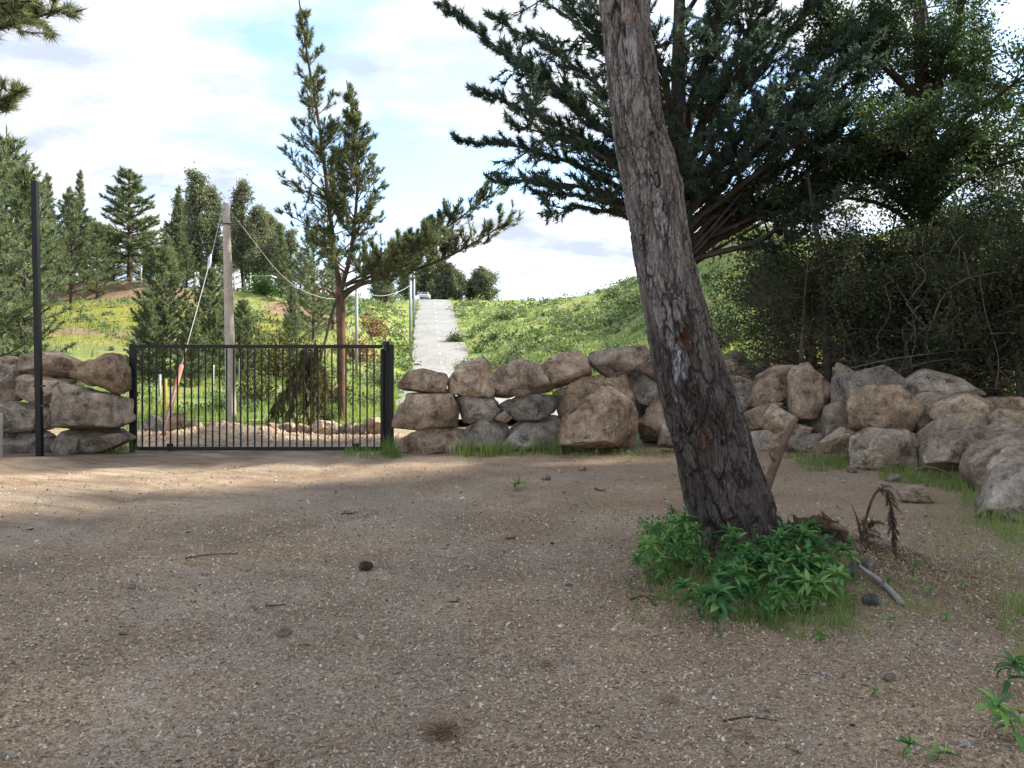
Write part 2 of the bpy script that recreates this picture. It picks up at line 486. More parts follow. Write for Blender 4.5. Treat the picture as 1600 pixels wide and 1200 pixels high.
def ground_sheet():
    half = np.concatenate([np.arange(0, 46, 0.33), np.arange(46, 80, 1.2), np.arange(80, 181, 5.0)])
    az = np.radians(np.concatenate([-half[:0:-1], half])); az = az[:-1]
    rr = [0.35]
    while rr[-1] < 900:
        st = 0.0130 if rr[-1] < 15 else 0.011 if rr[-1] < 24 else (0.017 if rr[-1] < 170 else 0.06)
        rr.append(rr[-1] * (1 + st) + (0.0 if rr[-1] > 1.5 else 0.06))
    rr = np.array(rr)
    A, RR = np.meshgrid(az, rr)
    X, Y = RR * np.sin(A), RR * np.cos(A)
    Z = H(X, Y)
    na, nr = len(az), len(rr)
    V = np.stack([X, Y, Z], -1).reshape(-1, 3)
    i = np.arange(nr - 1)[:, None] * na; j = np.arange(na)[None]; k = (j + 1) % na
    Q = np.stack([i + j, i + k, i + na + k, i + na + j], -1).reshape(-1, 4)
    V = np.vstack([V, [[0, 0, float(H(np.array([0.]), np.array([0.]))[0])]]])
    T = np.stack([np.full(na, len(V) - 1), (np.arange(na) + 1) % na, np.arange(na)], -1)
    x, y = V[:, 0], V[:, 1]
    # sandy wheel tracks, grey gravel patches, brown needle litter
    n = fbm(x * 0.5, y * 0.5, 0, 51, 4); n2 = fbm(x * 0.9, y * 0.9, 4, 52, 4)
    sand = sstep(-0.9, 0.9, -(x + 3.2) * 0.45 + (y - 7) * 0.10 + 1.3 * n) * sstep(3.5, 6.5, y + 1.6 * n2)
    sand = np.maximum(sand, 0.75 * np.exp(-(((x + 1.5) / 1.6) ** 2 + ((y - 6.3) / 0.55) ** 2)) * (0.8 + n2))
    sand = np.maximum(sand, sstep(14.6, 15.4, y) * 0.9)
    grey = sstep(0.05, 0.42, n2 + 0.25 * np.exp(-(((x + 0.2) / 1.6) ** 2 + ((y - 8.0) / 1.6) ** 2)) + 0.3 * np.exp(-(((x + 1.2) / 1.2) ** 2 + ((y - 3.9) / 0.6) ** 2)) + 0.25 * np.exp(-(((x + 4) / 3) ** 2 + ((y - 11) / 2.5) ** 2)))
    track = track_mask(x, y) * (np.hypot(x, y) < 16)
    V[:, 2] -= .025 * track
    brown = np.clip(sstep(-1.2, 2.2, x + 1.4 * n - .10 * (y - 4)) * .8 + .7 * sstep(.15, .5, n2), 0, 1) * (1 - .8 * np.clip(sand, 0, 1))
    soil = np.exp(-(np.hypot((x - TRX - 0.5) / 1.5, (y - TRY) / 1.1) / 0.9) ** 2)
    soil = np.maximum(soil, np.exp(-(((x + 8.2) / 1.8) ** 2 + ((y - 13.7) / 0.8) ** 2)))
    yellow = sstep(40, 43, y + 2 * n) * (1 - sstep(56, 60, y + 3 * n2)) * (1 - sstep(-.30, -.20, np.arctan2(x, y)))
    yellow = np.maximum(yellow, .35 * sstep(.1, .4, n) * sstep(25, 40, y))
    return V, [Q, T], dict(yellow=yellow, track=track, brown=brown, grass=grass_mask(x, y), bank=bank_mask(x, y), sand=sand, grey=grey, soil=np.clip(soil, 0, 1))

def m_ground():
    t = NT('ground')
    p = t.pos()
    # bare yard: crushed chips and needles over brown soil
    w = t.noisec(p, 7.0)
    pw = t.node('ShaderNodeVectorMath', {0: p, 1: t.node('ShaderNodeVectorMath', {0: w, 'Scale': 0.05}, operation='SCALE').outputs[0]}, operation='ADD').outputs[0]
    chipc = t.vor(pw, 62.0, 'F1', 'Color')
    chipd = t.vor(pw, 62.0, 'F1', 'Distance')
    chip2 = t.vor(pw, 24.0, 'F1', 'Color')
    sepc = t.node('ShaderNodeSeparateColor', {0: chipc})
    sep2 = t.node('ShaderNodeSeparateColor', {0: chip2})
    chips = t.ramp(sepc.outputs[0], [(0.0, (.17, .115, .072)), (0.30, (.39, .280, .180)), (0.60, (.54, .412, .282)), (0.85, (.54, .44, .335)), (1.0, (.60, .52, .43))])
    brown = t.mix(t.math('MULTIPLY', sep2.outputs[1], 0.55), chips, (.42, .305, .205))
    stones = t.ramp(sepc.outputs[1], [(0.0, (.24, .20, .16)), (0.5, (.48, .425, .35)), (1.0, (.60, .55, .47))])
    big = t.noise(p, 0.7, 5.0, 0.6)
    base = t.mix(t.math('MULTIPLY', t.attr('grey'), 0.5), brown, stones)
    fine = t.ramp(t.noise(p, 45.0, 6.0, 0.7), [(0.3, (.38, .30, .22)), (0.7, (.58, .485, .375))])
    base = t.mix(t.math('MULTIPLY', t.attr('sand'), 0.72), base, fine)
    dust = t.ramp(big, [(0.33, (.72, .68, .64)), (0.66, (1.14, 1.12, 1.09))])
    base = t.mix(1.0, base, dust, 'MULTIPLY')
    trk = t.ramp(t.noise(t.scale(t.node('ShaderNodeVectorRotate', {'Vector': p, 'Angle': 0.42}, rotation_type='Z_AXIS').outputs[0], (0.35, 2.6, 1)), 1.5, 6.0, 0.62), [(0.38, (.70, .64, .58)), (0.55, (1.04, 1.03, 1.02))])
    base = t.mix(t.math('MULTIPLY', t.attr('sand'), 0.9), base, t.mix(1.0, base, trk, 'MULTIPLY'))
    lit = t.ramp(t.noise(p, 38.0, 6.0, 0.72), [(0.32, (.175, .112, .068)), (0.50, (.43, .30, .192)), (0.68, (.62, .485, .34))])
    base = t.mix(t.math('MULTIPLY', t.attr('brown'), 0.6), base, lit)
    base = t.mix(t.math('MULTIPLY', t.attr('track'), 0.75), base, t.ramp(t.noise(p, 22.0, 5.0, 0.7), [(0.3, (.20, .135, .088)), (0.7, (.38, .28, .19))]))
    soilc = t.ramp(t.noise(p, 18.0, 6.0, 0.7), [(0.3, (.055, .035, .022)), (0.7, (.16, .10, .065))])
    base = t.mix(t.math('MULTIPLY', t.attr('soil'), 0.8), base, soilc)
    # grass land: patches of fresh green, yellow flowering weed and straw
    n1 = t.noise(t.scale(p, (1, 0.7, 1)), 0.16, 6.0, 0.62)
    n2 = t.noise(p, 0.55, 6.0, 0.65, 0.4)
    n3 = t.noise(p, 3.0, 6.0, 0.7)
    g = t.ramp(n2, [(0.30, (.11, .18, .055)), (0.43, (.20, .285, .085)), (0.55, (.32, .36, .125)), (0.72, (.45, .40, .22))])
    yl = t.ramp(n3, [(0.3, (.24, .235, .055)), (0.7, (.40, .365, .095))])
    g = t.mix(t.math('MULTIPLY', t.attr('yellow'), t.ramp(n2, [(0.30, 0.35), (0.5, 1.0)])), g, yl)
    g = t.mix(1.0, g, t.ramp(n3, [(0.28, (.62, .68, .60)), (0.7, (1.22, 1.2, 1.18))]), 'MULTIPLY')
    bk = t.ramp(t.noise(t.scale(p, (1, 1, 3)), 0.9, 7.0, 0.7), [(0.3, (.19, .12, .075)), (0.55, (.33, .235, .155)), (0.75, (.42, .33, .21))])
    g = t.mix(t.attr('bank'), g, bk)
    gm = t.ramp(t.math('ADD', t.attr('grass'), t.math('MULTIPLY', t.math('SUBTRACT', n3, 0.5), 0.5)), [(0.35, 0.0), (0.6, 1.0)])
    col = t.mix(gm, base, g)
    hgt = t.math('ADD', t.math('MULTIPLY', t.math('SUBTRACT', 0.6, chipd), 1.0), t.math('MULTIPLY', t.noise(p, 30.0, 6.0, 0.7), 0.9))
    b1 = t.bump(hgt, 1.0, 0.026)
    b2 = t.bump(t.noise(p, 4.0, 8.0, 0.7), 0.55, 0.09, b1)
    return t.principled(col, 0.95, 0.12, b2)

V, F, A = ground_sheet()
ground = tag(obj('ground', V, F, m_ground(), smooth=True, attrs=A), kind='structure')

# ------------------------------------------------------------------ the road up the hill
def m_road():
    t = NT('worn_asphalt'); p = t.pos()
    c = t.ramp(t.noise(p, 0.35, 7.0, 0.65), [(0.3, (.25, .248, .243)), (0.7, (.34, .335, .32))])
    c = t.mix(1.0, c, t.ramp(t.noise(p, 14.0, 5.0, 0.7), [(0.3, (.85, .85, .85)), (0.7, (1.12, 1.12, 1.1))]), 'MULTIPLY')
    c = t.mix(t.ramp(t.noise(t.scale(p, (1, .35, 1)), 0.55, 6.0, 0.7, 0.6), [(0.55, 0.0), (0.66, 0.55)]), c, (.19, .185, .175))
    cr = t.ramp(t.vor(t.scale(p, (1, .25, 1)), 0.7, 'DISTANCE_TO_EDGE'), [(0.0, 0.6), (0.012, 1.0)])
    c = t.mix(1.0, c, cr, 'MULTIPLY')
    return t.principled(c, 0.9, 0.2, t.bump(t.noise(p, 40, 4), 0.3, 0.01))

ys = np.concatenate([np.arange(21, 60, 1.0), np.arange(60, 176, 1.5)])
cx = road_x(ys)
ker = np.hanning(15)[1:-1]; ker /= ker.sum()
cx = np.convolve(np.pad(cx, 6, 'edge'), ker, 'valid')
tdir = unit(np.stack([np.gradient(cx), np.gradient(ys)], -1))
nrm2 = np.stack([tdir[:, 1], -tdir[:, 0]], -1)
offs = np.array([-3.05, -3.0, -1.5, 0, 1.5, 3.0, 3.05])
wob = 0.42 * fbm(ys * 0.35, 0, 0, 61, 5, .65)
RX = cx[:, None] + nrm2[:, :1] * offs; RY = ys[:, None] + nrm2[:, 1:] * offs
RX[:, :2] += wob[:, None]; RX[:, -2:] -= wob[::-1][:, None]
zc = H(cx, ys, False)
RZ = zc[:, None] + np.array([-.55, .17, .20, .22, .20, .17, -.55]) + (H(RX, RY, False) - zc[:, None]) * 0.35
nk = len(offs)
i = np.arange(len(ys) - 1)[:, None] * nk; j = np.arange(nk - 1)[None]
Q = np.stack([i + j, i + j + 1, i + nk + j + 1, i + nk + j], -1).reshape(-1, 4)
road = tag(obj('road', np.stack([RX, RY, RZ], -1).reshape(-1, 3), Q, m_road(), smooth=False), kind='structure')
m_paint = m_plain('worn_white_paint', (.56, .56, .53), 0.7, 0.2, 0.12, 3.0)
dist = 0.0
dash = None
for y0 in np.arange(24, 150, 5.2):
    L = 1.5
    yy = np.array([y0, y0 + L]); xx = np.interp(yy, ys, cx); zz = np.interp(yy, ys, RZ[:, 3]) + 0.012
    v = np.array([[xx[0] - .075, yy[0], zz[0]], [xx[0] + .075, yy[0], zz[0]], [xx[1] + .075, yy[1], zz[1]], [xx[1] - .075, yy[1], zz[1]]])
    v2 = np.vstack([v, v - [0, 0, .008]])
    tag(obj('dash_marking', v2, [[0, 1, 2, 3], [4, 5, 1, 0], [6, 7, 3, 2], [5, 6, 2, 1], [7, 4, 0, 3]], m_paint, road, loc=v.mean(0)))

# ------------------------------------------------------------------ black sliding gate
GY = 14.9
m_black = m_plain('black_painted_steel', (.006, .006, .007), 0.5, 0.4, 0.3, 9.0, 0.0, 0.05, 120)
m_dark = m_plain('dark_steel', (.03, .03, .032), 0.5, 0.5, 0.3, 12.0)
def pxw(w, Y): return w / FPX * Y

def gx(u): return (u - 800) / FPX * GY
def gz(v): return EYE + (HOR - v) / FPX * GY
gate = empty('sliding_gate', (gx(406), GY, 0.0), 'black steel bar gate closing the dirt driveway', 'gate')
MB().box(((gx(208) + gx(598)) / 2, GY, gz(541.5)), ((gx(598) - gx(208)) / 2, .025, .034), 0, .006).build('top_rail', m_black, gate)
MB().box(((gx(214) + gx(598)) / 2, GY, gz(701)), ((gx(598) - gx(214)) / 2, .025, .034), 0, .006).build('bottom_rail', m_black, gate)
MB().box((gx(209.5), GY, (gz(545) + gz(704)) / 2), (.05, .03, (gz(545) - gz(704)) / 2), 0, .006).build('side_stile', m_black, gate)
MB().box((gx(597), GY, (gz(545) + gz(704)) / 2), (.03, .025, (gz(545) - gz(704)) / 2), 0, .006).build('side_stile', m_black, gate)
b0 = MB().box((gx(222.5), GY, gz(621.3)), (.0125, .0125, (gz(545) - gz(698)) / 2)).build('bar', m_black, gate, loc=(gx(222.5), GY, gz(621.3)))
for k in range(1, 34):
    c = b0.copy(); COL.objects.link(c); c.parent = gate
    c.location.x = b0.location.x + (gx(590) - gx(222.5)) * k / 33.5
    c.rotation_euler.y = random.uniform(-.0025, .0025)
for u in (265.5, 556.5):
    w = MB(); w.tube([(gx(u), GY - .02, .055), (gx(u), GY + .02, .055)], .055, 18)
    fk = MB().box((gx(u), GY - .03, .095), (.05, .004, .045)).box((gx(u), GY + .03, .095), (.05, .004, .045)).box((gx(u), GY, .143), (.05, .034, .004)).build('wheel_bracket', m_black, gate)
    w.build('wheel', m_dark, fk)
lt = MB().box((gx(214.5), GY - .04, gz(617)), (.028, .02, .035), 0, .005).tube([(gx(212), GY - .065, gz(613)), (gx(220), GY - .065, gz(613))], .01, 8)
lt.build('latch', m_dark, gate)
post = empty('gate_post', (gx(204), GY + .02, 0), 'black square latch post at the boulder side with the tall thin pole', 'post')
MB().box((gx(203.5), GY + .085, (gz(539) + gz(710)) / 2), (.045, .045, (gz(539) - gz(710)) / 2), 0, .006).build('shaft', m_black, post)
MB().box((gx(203.5), GY + .085, gz(538.5)), (.052, .052, .012), 0, .004).build('cap', m_black, post)
post = empty('gate_post', (gx(604), GY + .1, 0), 'black double guide post between the gate and the stacked boulders', 'post')
MB().box((gx(602.5), GY + .12, (gz(533) + gz(712)) / 2), (.05, .05, (gz(533) - gz(712)) / 2), 0, .006).build('shaft', m_black, post)
MB().box((gx(610.8), GY + .09, (gz(538) + gz(712)) / 2), (.038, .05, (gz(538) - gz(712)) / 2), 0, .006).build('shaft', m_black, post)
MB().box((gx(601.5), GY - .06, gz(537)), (.03, .05, .035), 0, .005).tube([(gx(603), GY - .05, gz(548)), (gx(603), GY - .05, gz(540))], .022, 10).build('guide_roller', m_dark, post)

# tall thin pole in front of the boulders
PY = 13.75
pt, pb = P(54.5, 283, PY), P(62.5, 716, PY)
pole = empty('steel_pole', (pb[0], pb[1], hz(pb[0], pb[1])), 'tall thin black square pole standing alone before the boulders', 'pole')
m = MB(); hw = .052
hw = .046
q = np.array([[-1, -1], [1, -1], [1, 1], [-1, 1]]) * hw
bt = np.array([pb[0], pb[1], hz(pb[0], pb[1]) - .1])
V = np.vstack([np.c_[q + bt[:2], np.full(4, bt[2])], np.c_[q + pt[:2], np.full(4, pt[2])]])
m.add(V, [[0, 1, 5, 4], [1, 2, 6, 5], [2, 3, 7, 6], [3, 0, 4, 7], [4, 5, 6, 7]])
m.build('shaft', m_black, pole)
for v in (603, 634):
    z = EYE + (HOR - v) / FPX * PY; x = np.interp(z, [bt[2], pt[2]], [bt[0], pt[0]])
    MB().box((x + .03, PY - .03, z), (.10, .012, .018), 0, .003).tube([(x + .11, PY - .05, z), (x + .11, PY + .02, z)], .012, 8).build('hinge', m_dark, pole)
# pale concrete post at the frame edge
cpt = empty('concrete_post', (P(-6, 712, 13.4)[0], 13.4, 0), 'pale concrete stub post beside the dark boulders at the picture edge', 'post')
MB().box((cpt.location.x, 13.4, .38), (.075, .075, .42), .1, .012).build('shaft', m_plain('pale_concrete', (.42, .42, .40), .9, .2, .2, 8, 0, .3), cpt)

# short fence stake behind the boulders
st = P(1195, 577, 19.0)
stk = empty('fence_stake', (st[0], 19.0, hz(st[0], 19.0)), 'short dark wooden stake standing in grass behind the boulders', 'stake')
zt = P(1196, 552, 19)[2]
MB().tube([(st[0], 19, hz(st[0], 19) - .1), (st[0] + .02, 19, (zt + hz(st[0], 19)) / 2), (st[0] + .05, 19, zt)], [.07, .065, .06], 8).build('stake_shaft', m_plain('dark_wood', (.035, .028, .022), .9, .1, .4, 14, 0, .4), stk)

# ------------------------------------------------------------------ boulders
def m_rock():
    t = NT('weathered_boulder')
    p0 = t.coord('Object'); r = t.rand()
    p = t.node('ShaderNodeVectorMath', {0: p0, 1: t.node('ShaderNodeCombineXYZ', {0: t.math('MULTIPLY', r, 37.0), 1: t.math('MULTIPLY', r, 91.0), 2: t.math('MULTIPLY', r, 53.0)}).outputs[0]}, operation='ADD').outputs[0]
    n1 = t.noise(p, 1.5, 7.0, 0.62, 0.5)
    n2 = t.noise(p, 5.0, 8.0, 0.68, 0.3)
    n3 = t.noise(p, 26.0, 6.0, 0.7)
    n4 = t.noise(p, 90.0, 4.0, 0.7)
    warm = t.ramp(n1, [(0.28, (.15, .102, .070)), (0.44, (.32, .230, .160)), (0.58, (.47, .36, .262)), (0.74, (.57, .475, .37))])
    grey = t.ramp(n1, [(0.28, (.135, .125, .115)), (0.5, (.26, .243, .222)), (0.72, (.43, .405, .37))])
    c = t.mix(t.ramp(t.math('FRACT', t.math('MULTIPLY', r, 7.31)), [(0.25, 0.08), (0.9, 0.75)]), warm, grey)
    c = t.mix(t.attr('tone'), c, grey)
    c = t.mix(1.0, c, t.ramp(t.math('FRACT', t.math('MULTIPLY', r, 23.7)), [(0.0, (.88, .84, .80)), (0.5, (1.18, 1.12, 1.06)), (1.0, (1.40, 1.36, 1.30))]), 'MULTIPLY')
    c = t.mix(1.0, c, t.ramp(n2, [(0.34, (.42, .38, .35)), (0.47, (1, 1, 1)), (0.62, (1.45, 1.42, 1.36))]), 'MULTIPLY')
    # tan broken faces, pale crusts, dark lichen
    c = t.mix(t.ramp(t.noise(p, 2.3, 7.0, 0.7, 0.8), [(0.58, 0.0), (0.66, 0.6)]), c, (.46, .35, .24))
    c = t.mix(t.ramp(t.noise(p, 4.2, 9.0, 0.74, 1.0), [(0.60, 0.0), (0.67, 0.65)]), c, (.56, .52, .45))
    c = t.mix(t.ramp(t.noise(p, 3.0, 9.0, 0.76, 0.6), [(0.57, 0.0), (0.68, 0.75)]), c, (.055, .052, .047))
    w = t.node('ShaderNodeVectorMath', {0: p, 1: t.node('ShaderNodeVectorMath', {0: t.noisec(p, 3.0, 4.0), 'Scale': 0.35}, operation='SCALE').outputs[0]}, operation='ADD').outputs[0]
    vd = t.vor(w, 2.6, 'DISTANCE_TO_EDGE')
    vein = t.math('MULTIPLY', t.ramp(vd, [(0.0, 1.0), (0.022, 0.0)]), t.ramp(t.noise(p, 1.7, 3.0), [(0.50, 0.0), (0.62, 0.75)]))
    c = t.mix(vein, c, (.60, .55, .47))
    c = t.mix(1.0, c, t.ramp(n3, [(0.32, (.66, .65, .64)), (0.66, (1.28, 1.27, 1.25))]), 'MULTIPLY')
    crack = t.ramp(t.vor(t.node('ShaderNodeVectorMath', {0: w, 1: (3.3, 1.2, 8.0)}, operation='ADD').outputs[0], 1.5, 'DISTANCE_TO_EDGE'), [(0.0, 0.0), (0.02, 1.0)])
    b = t.bump(t.math('ADD', t.math('ADD', n2, t.math('MULTIPLY', n3, 0.45)), t.math('MULTIPLY', n4, 0.16)), 1.0, 0.10)
    b = t.bump(crack, 0.4, 0.015, b)
    return t.principled(c, 0.9, 0.18, b)
ROCKM = m_rock()

_ico = {}
def ico(sub):
    if sub not in _ico:
        bm = bmesh.new(); bmesh.ops.create_icosphere(bm, subdivisions=sub, radius=1.0)
        bm.verts.ensure_lookup_table()
        _ico[sub] = (np.array([v.co[:] for v in bm.verts]), np.array([[v.index for v in f.verts] for f in bm.faces]))
        bm.free()
    return _ico[sub]

def hull2(p):
    p = sorted(map(tuple, p))
    def half(q):
        h = []
        for a in q:
            while len(h) > 1 and (h[-1][0] - h[-2][0]) * (a[1] - h[-2][1]) - (h[-1][1] - h[-2][1]) * (a[0] - h[-2][0]) <= 0: h.pop()
            h.append(a)
        return h[:-1]
    return np.array(half(p) + half(p[::-1]))

def rock(label, Y, px, group, seed, depth=1.0, sharp=16.0, sub=None, name='boulder', cat='boulder', ground=False, tone=0.0, rough=1.0):
    rs = np.random.default_rng(seed)
    px = np.asarray(px, float)
    W = np.stack([(px[:, 0] - 800) / FPX * Y, EYE + (HOR - px[:, 1]) / FPX * Y], -1)
    W = hull2(W)
    while len(W) > 7:          # keep the broad faces only
        m_ = len(W)
        cost = [abs(np.cross(W[i] - W[i - 1], W[(i + 1) % m_] - W[i - 1])) for i in range(m_)]
        W = np.delete(W, int(np.argmin(cost)), 0)
    c = (W.max(0) + W.min(0)) / 2 * .4 + W.mean(0) * .6
    W = W - c
    ext = W.max(0) - W.min(0); size = math.sqrt(ext[0] * ext[1])
    D = 0.52 * depth * (0.55 * size + 0.45 * ext.min())
    N = []; dd = []
    m = len(W)
    for i in range(m):
        a, b = W[i], W[(i + 1) % m]
        e = b - a; L = np.linalg.norm(e)
        if L < 1e-5: continue
        n = np.array([e[1], -e[0]]) / L
        d = n @ (a + b) / 2 * 1.015
        d = max(d, 0.12 * size)
        tl = rs.uniform(-.30, .30)
        N.append([n[0] * math.cos(tl), math.sin(tl), n[1] * math.cos(tl)]); dd.append(d * math.cos(tl) + abs(math.sin(tl)) * D * .10)
        for sgn in (-1, 1):
            if rs.random() < (.9 if L < .25 * size else .60): continue
            al = rs.uniform(.5, 1.15); k = rs.uniform(.30, .78)
            N.append([n[0] * math.cos(al), sgn * math.sin(al), n[1] * math.cos(al)]); dd.append(d * math.cos(al) + k * D * math.sin(al))
    for sgn in (-1, 1):            # blunt broken front and back: three big planes each
        ph = rs.random() * 6.283; nk = 3 if rs.random() < .65 else 2
        for q3 in range(nk):
            tl = rs.uniform(.28, .75); an = ph + 6.283 * q3 / nk + rs.normal() * .3
            q = np.array([tl * math.cos(an), sgn, tl * math.sin(an)]); q /= np.linalg.norm(q)
            N.append(q); dd.append(D * rs.uniform(.74, .96))
    N = np.array(N); dd = np.array(dd)
    def rad_of(A):
        return ((np.maximum(A @ N.T, 0) / dd) ** 40).sum(1) ** (-1.0 / 40)
    ex_n, ex_d = [], []          # broken corners
    for q in range(4):
        u_ = np.array([rs.normal(), -abs(rs.normal()) * (1 if q % 3 else -1) - .15, rs.normal() * .9 + .15]); u_ /= np.linalg.norm(u_)
        w_ = u_ + rs.normal(size=3) * .18; w_ /= np.linalg.norm(w_)
        ex_n.append(w_); ex_d.append(float(rad_of(u_[None])[0]) * (u_ @ w_) * rs.uniform(.86, .97))
    N = np.vstack([N, ex_n]); dd = np.r_[dd, ex_d]
    pxs = max(np.ptp(px[:, 0]), np.ptp(px[:, 1]))
    if sub is None: sub = 6 if pxs > 104 else (5 if pxs > 22 else 4)
    U, F = ico(sub)
    # even out the sampling on long rocks
    A = U * np.array([ext[0] / 2, D, ext[1] / 2]); A = unit(A)
    q = np.maximum(A @ N.T, 0) / dd
    r = (q ** sharp).sum(1) ** (-1.0 / sharp)
    V = A * r[:, None]
    o = rs.uniform(-50, 50, 3)
    f = V / size
    dis = .015 * fbm(f[:, 0] * 2.2 + o[0], f[:, 1] * 2.2 + o[1], f[:, 2] * 2.2 + o[2], 1, 3)
    rid = 1 - np.abs(fbm(f[:, 0] * 4.5 + o[1], f[:, 1] * 4.5 + o[2], f[:, 2] * 4.5 + o[0], 4, 4, .55)) * 2
    dis = dis + .012 * (rid - .5) + .008 * fbm(f[:, 0] * 13 + o[2], f[:, 1] * 13, f[:, 2] * 13 + o[0], 7, 3)
    led = vnoise(f[:, 0] * 3 + o[2], f[:, 1] * 3 + o[0], f[:, 2] * 3 + o[1], 9)
    dis = dis - .050 * sstep(.16, .19, led) * sstep(-.1, .0, vnoise(f[:, 0] * 2, f[:, 1] * 2 + o[1], f[:, 2] * 2, 12))
    V = V + A * (dis * size * rough)[:, None]
    for ax_, e_, lo in ((0, ext[0], W[:, 0].min()), (2, ext[1], W[:, 1].min())):     # keep the outline's full size
        v0, v1 = V[:, ax_].min(), V[:, ax_].max()
        V[:, ax_] = (V[:, ax_] - v0) / (v1 - v0) * e_ * 1.085 + lo - .0425 * e_
    loc = np.array([c[0], Y, c[1] + V[:, 2].min()])
    if ground:
        loc[2] = hz(loc[0], Y) - 0.12 * ext[1]
    V = V - [0, 0, V[:, 2].min()]
    o_ = obj(name, V + loc, F, ROCKM, smooth=True, attrs={'tone': np.full(len(V), tone)}, loc=loc)
    return tag(o_, label, cat, group)

